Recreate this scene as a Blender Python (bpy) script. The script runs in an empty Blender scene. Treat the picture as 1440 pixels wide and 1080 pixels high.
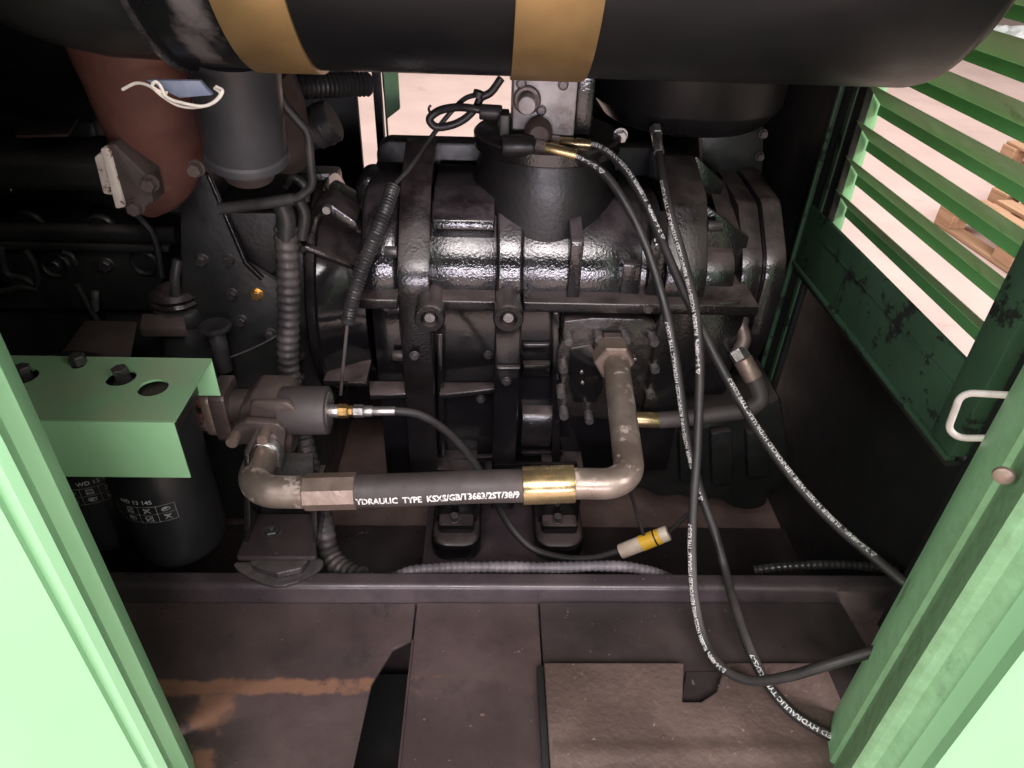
import bpy, bmesh, math, random
from mathutils import Vector, Matrix, noise

random.seed(7)
S = bpy.context.scene
COL = S.collection
V = Vector
pi = math.pi

# ------------------------------------------------------------------ camera
F = 990.3                                   # focal length in photo pixels (1440 wide)
down = V((-55, -1393, -F)).normalized()
dep = V((-25, 705, -F)).normalized()
upc = -down
rgt = dep.cross(upc).normalized()
R3 = Matrix((rgt, dep, upc))                # camera space -> world space
EYE = V((0, 0, 1.6))
cam = bpy.data.objects.new('camera', bpy.data.cameras.new('camera'))
COL.objects.link(cam)
cam.matrix_world = Matrix.Translation(EYE) @ R3.to_4x4()
cam.data.sensor_width = 36
cam.data.lens = F / 1440 * 36
cam.data.clip_start = 0.02
cam.data.clip_end = 200
S.camera = cam

def P(px, py, X=None, Y=None, Z=None):
    d = R3 @ V((px - 720, -(py - 540), -F))
    if X is not None: t = (X - EYE.x) / d.x
    elif Y is not None: t = (Y - EYE.y) / d.y
    else: t = (Z - EYE.z) / d.z
    return EYE + d * t

# ------------------------------------------------------------------ hall light and added side fill
W = bpy.data.worlds.new('World'); S.world = W
W.use_nodes = True
bg = W.node_tree.nodes['Background']
bg.inputs[0].default_value = (1.0, 0.93, 0.92, 1)
bg.inputs[1].default_value = 0.055

def hall_or_fill_lamp(name, loc, aim, sx, sy, power, col):
    l = bpy.data.lights.new(name, 'AREA')
    l.shape = 'RECTANGLE'; l.size = sx; l.size_y = sy
    l.energy = power; l.color = col
    o = bpy.data.objects.new(name, l); COL.objects.link(o)
    o.location = loc
    o.rotation_euler = (V(aim) - V(loc)).to_track_quat('-Z', 'Y').to_euler()
hall_or_fill_lamp('hall_or_fill_lamp', (-0.3, -3.6, 5.2), (0, -0.2, 0.4), 5.0, 2.0, 520, (1, .92, .92))
hall_or_fill_lamp('hall_or_fill_lamp', (5.2, -1.9, 3.8), (-0.4, 0.3, 1.0), 2.4, 3.0, 480, (1, .92, .92))  # side fill, added to brighten the left door leaf
hall_or_fill_lamp('hall_or_fill_lamp', (-5.2, -1.9, 3.8), (0.5, 0.3, 1.0), 2.4, 3.0, 480, (1, .92, .92))  # opposite side fill, added to brighten the right jamb and leaf
hall_or_fill_lamp('hall_or_fill_lamp', (0.0, 6.4, 7.0), (0.0, 6.4, 0), 9, 7, 700, (1, .88, .85))
hall_or_fill_lamp('hall_or_fill_lamp', (5.2, 4.2, 7.0), (5.0, 4.2, 0), 6, 7, 360, (1, .88, .85))
hall_or_fill_lamp('hall_window', (0.4, -8.0, 1.75), (0.1, 1.3, 0.95), 6.6, 0.75, 430, (.97, .89, 1.0))
S.view_settings.view_transform = 'Standard'
S.view_settings.look = 'None'
S.view_settings.exposure = 0.08
S.view_settings.gamma = 1
S.view_settings.use_curve_mapping = False
S.cycles.max_bounces = 8
S.cycles.sample_clamp_indirect = 4

# ------------------------------------------------------------------ materials
MATS = {}
def mat(name, c, r=.5, m=0.0, c2=None, ns=6, lo=.42, hi=.66, rv=.12, bump=0, bs=60, dust=0, dustc=(.15, .11, .095), dlo=.25, bd=.004,
        c3=None, ns3=14, lo3=.6, hi3=.7, spec=.5, stretch=None, coat=0):
    mt = bpy.data.materials.new(name); mt.use_nodes = True
    MATS[name] = mt
    nt = mt.node_tree; N = nt.nodes; L = nt.links
    b = N['Principled BSDF']
    b.inputs['Metallic'].default_value = m
    b.inputs['Specular IOR Level'].default_value = spec
    if coat:
        b.inputs['Coat Weight'].default_value = coat; b.inputs['Coat Roughness'].default_value = .12
    tc = N.new('ShaderNodeTexCoord')
    src = tc.outputs['Object']
    if stretch:
        mp = N.new('ShaderNodeMapping'); mp.inputs['Scale'].default_value = stretch
        L.new(src, mp.inputs[0]); src = mp.outputs[0]
    def nz(scale, det=5, rough=.6):
        n = N.new('ShaderNodeTexNoise'); n.inputs['Scale'].default_value = scale
        n.inputs['Detail'].default_value = det; n.inputs['Roughness'].default_value = rough
        L.new(src, n.inputs['Vector']); return n.outputs['Fac']
    def rng(x, a, bb, o0=0, o1=1):
        q = N.new('ShaderNodeMapRange'); L.new(x, q.inputs[0])
        q.inputs[1].default_value = a; q.inputs[2].default_value = bb
        q.inputs[3].default_value = o0; q.inputs[4].default_value = o1
        return q.outputs[0]
    def mix(f, a, bb):
        q = N.new('ShaderNodeMix'); q.data_type = 'RGBA'
        L.new(f, q.inputs[0])
        for v, i in ((a, 6), (bb, 7)):
            if isinstance(v, tuple): q.inputs[i].default_value = (*v, 1)
            else: L.new(v, q.inputs[i])
        return q.outputs[2]
    def mixf(f, a, bb):
        q = N.new('ShaderNodeMix'); q.data_type = 'FLOAT'
        L.new(f, q.inputs[0])
        for v, i in ((a, 2), (bb, 3)):
            if isinstance(v, (int, float)): q.inputs[i].default_value = v
            else: L.new(v, q.inputs[i])
        return q.outputs[0]
    col = c if c2 is None else mix(rng(nz(ns), lo, hi), c, c2)
    ro = rng(nz(ns * 2.3), .3, .7, max(.03, r - rv), min(1, r + rv))
    met = m
    if c3 is not None:
        k = rng(nz(ns3, 8, .7), lo3, hi3)
        col = mix(k, col, c3); ro = mixf(k, ro, .8); met = mixf(k, m, 0.0)
    if dust:
        g = N.new('ShaderNodeNewGeometry'); sp = N.new('ShaderNodeSeparateXYZ')
        L.new(g.outputs['Normal'], sp.inputs[0])
        a = rng(sp.outputs['Z'], dlo, .9)
        k2 = rng(nz(11, 6, .65), .3, .62)
        mu = N.new('ShaderNodeMath'); mu.operation = 'MULTIPLY'; L.new(a, mu.inputs[0]); L.new(k2, mu.inputs[1])
        mu2 = N.new('ShaderNodeMath'); mu2.operation = 'MULTIPLY'; L.new(mu.outputs[0], mu2.inputs[0]); mu2.inputs[1].default_value = dust
        k = mu2.outputs[0]
        col = mix(k, col, dustc); ro = mixf(k, ro, .85)
        met = mixf(k, met, 0.0)
    if isinstance(col, tuple): b.inputs['Base Color'].default_value = (*col, 1)
    else: L.new(col, b.inputs['Base Color'])
    L.new(ro, b.inputs['Roughness'])
    if not isinstance(met, (int, float)): L.new(met, b.inputs['Metallic'])
    if bump:
        bp = N.new('ShaderNodeBump'); bp.inputs['Strength'].default_value = bump
        bp.inputs['Distance'].default_value = bd
        L.new(nz(bs, 3, .5), bp.inputs['Height']); L.new(bp.outputs[0], b.inputs['Normal'])
    return mt

GREEN = (.30, .57, .33)
mat('green', GREEN, .42, c2=(.22, .47, .21), ns=3, rv=.1, bump=.03, bs=25, c3=(.07, .09, .045), ns3=7, lo3=.66, hi3=.74)
mat('green_door', GREEN, .40, c2=(.25, .50, .28), ns=2.2, lo=.4, hi=.75, rv=.14, bump=.10, bs=9, c3=(.13, .20, .11), ns3=24, lo3=.70, hi3=.78, stretch=(1.2, 1.2, .6))
mat('green_jamb', (.29, .55, .31), .42, c2=(.22, .44, .24), ns=3, lo=.4, hi=.68, bump=.10, bs=9, c3=(.08, .115, .06), ns3=16, lo3=.60, hi3=.76, stretch=(1.3, 1.3, .5))
mat('green_dusty', (.29, .50, .23), .5, c2=(.33, .43, .24), ns=5, lo=.38, hi=.6, c3=(.10, .12, .07), ns3=13, lo3=.60, hi3=.78)
mat('green_lip', (.13, .36, .13), .42, c2=(.11, .31, .11), ns=5)
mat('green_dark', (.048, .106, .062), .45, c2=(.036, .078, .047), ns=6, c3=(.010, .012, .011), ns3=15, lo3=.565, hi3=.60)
mat('green_bracket', (.27, .53, .29), .42, c2=(.25, .48, .26), ns=5, lo=.4, hi=.7, dust=.6, dustc=(.40, .41, .27), c3=(.09, .085, .05), ns3=30, lo3=.67, hi3=.75)
mat('black_paint', (.007, .0062, .0075), .13, c2=(.011, .010, .011), ns=5, spec=1.0, rv=.06, bump=.6, bs=180, bd=.0011, dust=.8, dustc=(.080, .060, .066), dlo=.40, c3=(.022, .018, .019), ns3=9, lo3=.72, hi3=.86)
mat('black_matte', (.007, .0065, .0075), .42, c2=(.015, .0135, .014), ns=5, bump=.4, bs=110, bd=.0015, dust=.6, dustc=(.08, .06, .055), dlo=.4)
mat('black_gloss', (.0055, .005, .006), .14, c2=(.009, .008, .0085), ns=6, spec=.6, rv=.05, bump=.25, bs=100, bd=.0007, dust=.9, dustc=(.085, .062, .06), dlo=.5)
mat('black_dusty', (.008, .007, .0075), .19, c2=(.013, .011, .0115), ns=7, spec=.9, rv=.08, bump=.6, bs=170, bd=.0011, dust=1, dustc=(.090, .063, .060), dlo=.42, c3=(.03, .024, .023), ns3=10, lo3=.70, hi3=.84)
mat('plate_oily', (.014, .012, .011), .25, c2=(.022, .018, .016), ns=12, spec=.8, bump=.5, bs=70, bd=.0018, dust=.9, dustc=(.11, .08, .072), c3=(.09, .05, .03), ns3=14, lo3=.72, hi3=.78)
mat('engine_paint', (.016, .0168, .0165), .38, c2=(.027, .0262, .026), ns=7, bump=.4, bs=60, bd=.002, dust=.7, dustc=(.085, .067, .06), dlo=.35)
mat('tank_black', (.0065, .0065, .0075), .36, c2=(.010, .0098, .0105), ns=3, spec=.3, rv=.12, bump=.5, bs=4, bd=.006, c3=(.06, .056, .054), ns3=14, lo3=.70, hi3=.82)
mat('inner_black', (.012, .013, .014), .6, c2=(.02, .019, .018), ns=4, c3=(.05, .043, .04), ns3=30, lo3=.76, hi3=.8)
mat('rubber', (.014, .014, .015), .42, c2=(.026, .024, .024), ns=14, rv=.10, bump=.25, bs=120, bd=.001, dust=.55, dustc=(.075, .062, .058), dlo=.2)
mat('rubber_dusty', (.045, .037, .036), .6, c2=(.085, .068, .064), ns=7, bump=.2, bs=120, bd=.001)
mat('rubber_duct', (.030, .030, .034), .45, c2=(.048, .047, .052), ns=5, bump=.1, bs=60)
mat('conduit', (.09, .08, .09), .5, c2=(.17, .15, .16), ns=20, bump=.2, bs=90)
mat('loom', (.030, .026, .027), .5, c2=(.07, .058, .057), ns=20, bump=.3, bs=90)
mat('conduit_dark', (.022, .021, .022), .35, c2=(.05, .046, .046), ns=16)
mat('steel_pipe', (.36, .30, .25), .38, m=.6, c2=(.22, .17, .14), ns=9, bump=.5, bs=60, bd=.0015, c3=(.40, .33, .29), ns3=22, lo3=.56, hi3=.62)
mat('ferrule_dull', (.30, .23, .19), .45, m=.6, c2=(.22, .16, .13), ns=14, bump=.15, bs=90)
mat('ferrule_gold', (.56, .43, .22), .28, m=.85, c2=(.40, .30, .17), ns=9, c3=(.10, .08, .06), ns3=30, lo3=.66, hi3=.72)
mat('brass', (.70, .43, .16), .3, m=.9, c2=(.5, .3, .12), ns=20)
mat('zinc', (.55, .53, .52), .32, m=.9, c2=(.38, .35, .34), ns=25)
mat('bolt_steel', (.13, .12, .125), .3, m=.75, c2=(.07, .06, .06), ns=40, dust=.6, dustc=(.13, .10, .09))
mat('screw', (.26, .24, .24), .28, m=.8, c2=(.14, .125, .12), ns=60, dust=.4, dustc=(.14, .11, .10))
mat('alloy', (.50, .47, .46), .55, m=.15, c2=(.28, .24, .235), ns=13, bump=.4, bs=40, c3=(.10, .07, .06), ns3=8, lo3=.58, hi3=.7)
mat('valve_iron', (.115, .088, .08), .34, m=.55, c2=(.16, .125, .112), ns=10, bump=.5, bs=60, bd=.002, dust=.5, dustc=(.20, .15, .13), c3=(.04, .032, .03), ns3=13, lo3=.58, hi3=.74)
mat('solenoid', (.055, .045, .045), .55, c2=(.075, .06, .06), ns=6)
mat('gold_strap', (.40, .26, .11), .38, m=.6, c2=(.28, .175, .075), ns=5, bump=.1, bs=16, c3=(.42, .31, .18), ns3=9, lo3=.6, hi3=.8)
mat('rust_pipe', (.15, .060, .045), .6, c2=(.095, .042, .036), ns=5, bump=.4, bs=50, c3=(.20, .09, .06), ns3=11, lo3=.6, hi3=.74)
mat('rust_dull', (.075, .052, .045), .65, c2=(.045, .034, .03), ns=9, bump=.5, bs=60, bd=.0025)
mat('crust_white', (.62, .56, .50), .8, c2=(.5, .43, .38), ns=15, bump=.5, bs=60, c3=(.11, .04, .03), ns3=38, lo3=.56, hi3=.6)
mat('deck', (.060, .042, .043), .38, c2=(.105, .074, .072), ns=4.5, rv=.18, bump=.5, bs=60, bd=.0012, c3=(.025, .02, .021), ns3=8, lo3=.58, hi3=.74)
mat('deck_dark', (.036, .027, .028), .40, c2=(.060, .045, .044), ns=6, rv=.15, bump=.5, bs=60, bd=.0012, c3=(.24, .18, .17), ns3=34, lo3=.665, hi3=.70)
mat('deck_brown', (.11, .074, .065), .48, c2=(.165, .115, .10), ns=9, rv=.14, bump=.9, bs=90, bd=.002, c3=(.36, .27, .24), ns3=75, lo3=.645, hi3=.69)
mat('rust_strip', (.23, .10, .06), .75, c2=(.16, .085, .06), ns=12, bump=.5, bs=80)
mat('beam', (.045, .034, .039), .32, c2=(.078, .059, .063), ns=6, rv=.14, bump=.3, bs=40, bd=.001)
mat('concrete', (.58, .46, .41), .75, c2=(.50, .39, .35), ns=1.6, lo=.38, hi=.68, bump=.2, bs=30, c3=(.36, .28, .255), ns3=3.5, lo3=.60, hi3=.76)
mat('wood', (.46, .29, .17), .75, c2=(.36, .21, .12), ns=4, bump=.3, bs=30, stretch=(1, 8, 8))
mat('white_print', (.74, .73, .71), .6, c2=(.62, .61, .6), ns=20, c3=(.10, .095, .09), ns3=170, lo3=.50, hi3=.62)
mat('grey_print', (.46, .46, .47), .6)
mat('white_wire', (.78, .72, .62), .5, c2=(.6, .55, .5), ns=30)
mat('handle_white', (.62, .57, .55), .4, c2=(.45, .4, .38), ns=25)
mat('cream', (.60, .52, .42), .55, c2=(.42, .34, .27), ns=14)
mat('yellow_tape', (.72, .42, .03), .5, c2=(.6, .36, .05), ns=20)
mat('blue_grey', (.16, .19, .27), .6, c2=(.24, .26, .32), ns=20)
mat('filter_black', (.014, .015, .017), .36, c2=(.022, .022, .024), ns=4, rv=.06)
mat('foil', (.55, .48, .42), .25, m=.8, c2=(.3, .22, .17), ns=30, bump=.8, bs=50)
mat('plastic_sheet', (.75, .80, .78), .35, c2=(.6, .66, .64), ns=5)
mat('pink_cast', (.30, .22, .21), .5, c2=(.22, .16, .15), ns=10)

def worn_bands(mt, bands, colour, soft=.35):
    """wear with a shape of its own: ragged rectangles (cx, cy, hx, hy, slant) in floor coordinates"""
    nt = mt.node_tree; N = nt.nodes; L = nt.links; b = N['Principled BSDF']
    def mth(op, a, c=None):
        q = N.new('ShaderNodeMath'); q.operation = op
        for i, v in enumerate((a, c)):
            if v is None: continue
            if isinstance(v, (int, float)): q.inputs[i].default_value = v
            else: L.new(v, q.inputs[i])
        return q.outputs[0]
    g = N.new('ShaderNodeNewGeometry'); sp = N.new('ShaderNodeSeparateXYZ'); L.new(g.outputs['Position'], sp.inputs[0])
    n = N.new('ShaderNodeTexNoise'); n.inputs['Scale'].default_value = 45; n.inputs['Detail'].default_value = 7; n.inputs['Roughness'].default_value = .7
    L.new(g.outputs['Position'], n.inputs['Vector'])
    nn = mth('MULTIPLY', mth('SUBTRACT', n.outputs['Fac'], .5), 2.6)
    tot = None
    for cx, cy, hx, hy, sl in bands:
        dy = mth('SUBTRACT', sp.outputs['Y'], cy)
        dx = mth('SUBTRACT', mth('SUBTRACT', sp.outputs['X'], cx), mth('MULTIPLY', dy, sl))
        e = mth('MAXIMUM', mth('DIVIDE', mth('ABSOLUTE', dx), hx), mth('DIVIDE', mth('ABSOLUTE', dy), hy))
        e = mth('ADD', e, nn)
        q = N.new('ShaderNodeMapRange'); L.new(e, q.inputs[0]); q.inputs[1].default_value = 1.0 + soft; q.inputs[2].default_value = 1.0 - soft
        tot = q.outputs[0] if tot is None else mth('MAXIMUM', tot, q.outputs[0])
    src = b.inputs['Base Color'].links[0].from_socket
    m_ = N.new('ShaderNodeMix'); m_.data_type = 'RGBA'; L.new(tot, m_.inputs[0]); L.new(src, m_.inputs[6]); m_.inputs[7].default_value = (*colour, 1)
    L.new(m_.outputs[2], b.inputs['Base Color'])
    rs = b.inputs['Roughness'].links[0].from_socket
    f = N.new('ShaderNodeMix'); f.data_type = 'FLOAT'; L.new(tot, f.inputs[0]); L.new(rs, f.inputs[2]); f.inputs[3].default_value = .8
    L.new(f.outputs[0], b.inputs['Roughness'])

# ------------------------------------------------------------------ building kit
def wl(o):
    v = V((0, 0, 0))
    while o is not None:
        v += o.location; o = o.parent
    return v

def finish(me, ang=35):
    me.shade_smooth()
    me.set_sharp_from_angle(angle=math.radians(ang))

def obj(name, bm, m, parent=None, ang=35, label=None, kind=None):
    """bm is given in world coordinates; it is linked as ONE mesh object below parent"""
    if isinstance(bm, bmesh.types.BMesh):
        me = bpy.data.meshes.new(name)
        bmesh.ops.recalc_face_normals(bm, faces=bm.faces[:])
        bm.to_mesh(me); bm.free()
    else:
        me = bm
    finish(me, ang)
    me.materials.clear(); me.materials.append(MATS[m])
    o = bpy.data.objects.new(name, me); COL.objects.link(o)
    if parent is not None:
        o.parent = parent
        off = wl(parent)
    else:
        lo = V((min(v.co.x for v in me.vertices), min(v.co.y for v in me.vertices), min(v.co.z for v in me.vertices)))
        hi = V((max(v.co.x for v in me.vertices), max(v.co.y for v in me.vertices), 0))
        off = V(((lo.x + hi.x) / 2, (lo.y + hi.y) / 2, lo.z))
        o.location = off
    me.transform(Matrix.Translation(-off))
    if label: o['label'] = label
    if kind: o['kind'] = kind
    return o

def thing(name, label, cat, loc, group=None):
    o = bpy.data.objects.new(name, None); COL.objects.link(o)
    o.empty_display_size = .05
    o.location = loc; o['label'] = label; o['category'] = cat
    if group: o['group'] = group
    return o

def tag(o, label, cat, group=None):
    o['label'] = label; o['category'] = cat
    if group: o['group'] = group
    return o

def bevel(bm, w, seg=2, ang=30):
    if w <= 0: return bm
    es = [e for e in bm.edges if len(e.link_faces) == 2 and e.calc_face_angle(0) > math.radians(ang)]
    bmesh.ops.bevel(bm, geom=es, offset=w, segments=seg, profile=.5, affect='EDGES', clamp_overlap=True)
    return bm

def box(x0, x1, y0, y1, z0, z1, bv=.003, seg=2, bm=None):
    b = bmesh.new()
    bmesh.ops.create_cube(b, size=1, matrix=Matrix.Translation(((x0 + x1) / 2, (y0 + y1) / 2, (z0 + z1) / 2)) @ Matrix.Diagonal((abs(x1 - x0), abs(y1 - y0), abs(z1 - z0), 1)))
    bevel(b, bv, seg)
    return join(bm, b)

def join(bm, b):
    if bm is None: return b
    me = bpy.data.meshes.new('t'); b.to_mesh(me); b.free()
    bm.from_mesh(me); bpy.data.meshes.remove(me)
    return bm

def rpoly(pts, seg=7):
    """2-D polygon; a point (a, b, r) gets its corner rounded with radius r"""
    out = []; n = len(pts)
    for i, p in enumerate(pts):
        c = V((p[0], p[1]))
        r = p[2] if len(p) > 2 else 0
        if r <= 0: out.append((c.x, c.y)); continue
        a = V(pts[i - 1][:2]) - c; b = V(pts[(i + 1) % n][:2]) - c
        la, lb = a.length, b.length; a.normalize(); b.normalize()
        th = a.angle(b)
        t = min(r / math.tan(th / 2), la * .49, lb * .49)
        r2 = t * math.tan(th / 2)
        ctr = c + (a + b).normalized() * (r2 / math.sin(th / 2))
        p0 = c + a * t - ctr; p1 = c + b * t - ctr
        a0 = math.atan2(p0.y, p0.x); a1 = math.atan2(p1.y, p1.x)
        d = (a1 - a0 + pi) % (2 * pi) - pi
        for k in range(seg + 1):
            q = a0 + d * k / seg
            out.append((ctr.x + r2 * math.cos(q), ctr.y + r2 * math.sin(q)))
    return out

def prism(axis, poly, lo, hi, bv=.004, seg=2, bm=None):
    b = bmesh.new()
    def pt(a, c, t):
        return (t, a, c) if axis == 'X' else (a, t, c) if axis == 'Y' else (a, c, t)
    v0 = [b.verts.new(pt(p[0], p[1], lo)) for p in poly]
    v1 = [b.verts.new(pt(p[0], p[1], hi)) for p in poly]
    b.faces.new(v0); b.faces.new(v1[::-1])
    n = len(poly)
    for i in range(n): b.faces.new((v0[i], v1[i], v1[(i + 1) % n], v0[(i + 1) % n]))
    bmesh.ops.recalc_face_normals(b, faces=b.faces[:])
    bevel(b, bv, seg)
    return join(bm, b)

def fpoly(pts, Y0, Y1, bv=.004, bm=None):
    """front outline given in photo pixels on the plane Y0, with real thickness back to Y1"""
    q = []
    for p in pts:
        w = P(p[0], p[1], Y=Y0); q.append((w.x, w.z) + ((p[2],) if len(p) > 2 else ()))
    return prism('Y', rpoly(q), Y0, Y1, bv, bm=bm)

def frame(d):
    d = V(d).normalized()
    a = V((0, 0, 1)) if abs(d.z) < .9 else V((0, 1, 0))
    u = a.cross(d).normalized(); w = d.cross(u).normalized()
    return d, u, w

def lathe(o, d, prof, seg=32, bm=None, phase=0):
    """prof: (distance along d from o, radius)"""
    d, u, w = frame(d); o = V(o)
    b = bmesh.new(); rings = []
    for t, r in prof:
        if r < 1e-6: rings.append([b.verts.new(o + d * t)])
        else: rings.append([b.verts.new(o + d * t + (u * math.cos(phase + 2 * pi * k / seg) + w * math.sin(phase + 2 * pi * k / seg)) * r) for k in range(seg)])
    for A, B in zip(rings, rings[1:]):
        for k in range(seg):
            k2 = (k + 1) % seg
            if len(A) == 1 and len(B) == 1: continue
            if len(A) == 1: b.faces.new((A[0], B[k], B[k2]))
            elif len(B) == 1: b.faces.new((A[k], B[0], A[k2]))
            else: b.faces.new((A[k], B[k], B[k2], A[k2]))
    for Rr in (rings[0], rings[-1]):
        if len(Rr) > 1: b.faces.new(Rr)
    return join(bm, b)

def cyl(a, b_, r, bv=.003, seg=28, r2=None, bm=None):
    a = V(a); b_ = V(b_); L = (b_ - a).length; r2 = r if r2 is None else r2
    bv = min(bv, L * .3, r * .5)
    return lathe(a, b_ - a, [(0, 0), (0, r - bv), (bv * .3, r - bv * .3), (bv, r), (L - bv, r2), (L - bv * .3, r2 - bv * .3), (L, r2 - bv), (L, 0)], seg, bm)

def hexa(a, b_, r, bv=.002, bm=None):
    a = V(a); b_ = V(b_); L = (b_ - a).length
    return lathe(a, b_ - a, [(0, 0), (0, r - bv), (bv, r), (L - bv, r), (L, r - bv), (L, 0)], 6, bm)

def catmull(pts, n=10):
    pts = [V(p) for p in pts]
    q = [pts[0] * 2 - pts[1]] + pts + [pts[-1] * 2 - pts[-2]]
    out = []
    for i in range(1, len(q) - 2):
        p0, p1, p2, p3 = q[i - 1:i + 3]
        def tj(ti, a, b): return ti + max((b - a).length, 1e-6) ** .5
        t0 = 0; t1 = tj(t0, p0, p1); t2 = tj(t1, p1, p2); t3 = tj(t2, p2, p3)
        for k in range(n):
            t = t1 + (t2 - t1) * k / n
            A1 = p0 * ((t1 - t) / (t1 - t0)) + p1 * ((t - t0) / (t1 - t0))
            A2 = p1 * ((t2 - t) / (t2 - t1)) + p2 * ((t - t1) / (t2 - t1))
            A3 = p2 * ((t3 - t) / (t3 - t2)) + p3 * ((t - t2) / (t3 - t2))
            B1 = A1 * ((t2 - t) / (t2 - t0)) + A2 * ((t - t0) / (t2 - t0))
            B2 = A2 * ((t3 - t) / (t3 - t1)) + A3 * ((t - t1) / (t3 - t1))
            out.append(B1 * ((t2 - t) / (t2 - t1)) + B2 * ((t - t1) / (t2 - t1)))
    out.append(pts[-1])
    return out

def resample(pts, step):
    out = [pts[0].copy()]; acc = 0
    L = [0]
    for a, b in zip(pts, pts[1:]): L.append(L[-1] + (b - a).length)
    n = max(2, int(L[-1] / step)); j = 0
    for k in range(1, n + 1):
        s = L[-1] * k / n
        while j < len(pts) - 2 and L[j + 1] < s: j += 1
        t = (s - L[j]) / max(1e-9, L[j + 1] - L[j])
        out.append(pts[j].lerp(pts[j + 1], min(1, t)))
    return out

def fillet_path(pts, r, n=10):
    pts = [V(p) for p in pts]; out = [pts[0]]
    for i in range(1, len(pts) - 1):
        c = pts[i]; a = (pts[i - 1] - c); b = (pts[i + 1] - c)
        la, lb = a.length, b.length; a.normalize(); b.normalize()
        th = a.angle(b); t = min(r / math.tan(th / 2), la * .48, lb * .48); r2 = t * math.tan(th / 2)
        ctr = c + (a + b).normalized() * (r2 / math.sin(th / 2))
        p0 = c + a * t - ctr; p1 = c + b * t - ctr
        tot = p0.angle(p1)
        for k in range(n + 1):
            f = k / n
            out.append(ctr + (p0 * math.sin((1 - f) * tot) + p1 * math.sin(f * tot)) / math.sin(tot))
    out.append(pts[-1]); return out

def tube(path, r, seg=14, bm=None, cap=True):
    """r: number or function of arclength"""
    b = bmesh.new(); n = len(path); rings = []
    T = []
    for i in range(n):
        t = (path[min(i + 1, n - 1)] - path[max(i - 1, 0)]).normalized(); T.append(t)
    _, u, w = frame(T[0]); s = 0
    for i in range(n):
        if i:
            s += (path[i] - path[i - 1]).length
            u = (u - T[i] * u.dot(T[i])).normalized()
        w = T[i].cross(u)
        rr = r(s) if callable(r) else r
        rings.append([b.verts.new(path[i] + (u * math.cos(2 * pi * k / seg) + w * math.sin(2 * pi * k / seg)) * rr) for k in range(seg)])
    for A, B in zip(rings, rings[1:]):
        for k in range(seg):
            k2 = (k + 1) % seg
            b.faces.new((A[k], B[k], B[k2], A[k2]))
    if cap: b.faces.new(rings[0]); b.faces.new(rings[-1])
    return join(bm, b)

def pix_path(pts, n=10):
    return catmull([P(p[0], p[1], **p[2]) if isinstance(p, tuple) else p for p in pts], n)

# ---- flat print: 2-D meshes wrapped on a tube
def text_mesh(s, size, bold=0.0):
    cu = bpy.data.curves.new('t', 'FONT'); cu.body = s; cu.size = size; cu.offset = bold; cu.resolution_u = 2
    o = bpy.data.objects.new('t', cu); COL.objects.link(o)
    dg = bpy.context.evaluated_depsgraph_get()
    me = bpy.data.meshes.new_from_object(o.evaluated_get(dg))
    bpy.data.objects.remove(o); bpy.data.curves.remove(cu)
    b = bmesh.new(); b.from_mesh(me); bpy.data.meshes.remove(me)
    return b

def cut_y(b, ys):
    for y in ys:
        bmesh.ops.bisect_plane(b, geom=b.verts[:] + b.edges[:] + b.faces[:], plane_co=(0, y, 0), plane_no=(0, 1, 0))
    return b

def cut_x(b, xs):
    for x in xs:
        bmesh.ops.bisect_plane(b, geom=b.verts[:] + b.edges[:] + b.faces[:], plane_co=(x, 0, 0), plane_no=(1, 0, 0))
    return b

def wrap(b, path, s0, R, face, rev=False, yo=0.0, lift=.0004):
    """map (x along the path, y round the tube) ; face(point) = direction the print faces"""
    pts = path[::-1] if rev else path
    L = [0]
    for a, c in zip(pts, pts[1:]): L.append(L[-1] + (c - a).length)
    tot = L[-1]
    kill = [v for v in b.verts if s0 + v.co.x > tot or s0 + v.co.x < 0]
    bmesh.ops.delete(b, geom=kill, context='VERTS')
    for v in b.verts:
        s = s0 + v.co.x; j = 0
        lo, hi = 0, len(L) - 2
        while lo < hi:
            mid = (lo + hi) // 2
            if L[mid + 1] < s: lo = mid + 1
            else: hi = mid
        j = lo
        c = pts[j].lerp(pts[j + 1], (s - L[j]) / max(1e-9, L[j + 1] - L[j]))
        i0 = max(0, j - 1); i1 = min(len(pts) - 1, j + 2)
        t = (pts[i1] - pts[i0]).normalized()
        f = face(c); nn = (f - t * f.dot(t)).normalized(); up = nn.cross(t)
        th = (v.co.y + yo) / R
        v.co = c + (nn * math.cos(th) + up * math.sin(th)) * (R + lift)
    return b

def to_eye(c): return (EYE - c).normalized()

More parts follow.
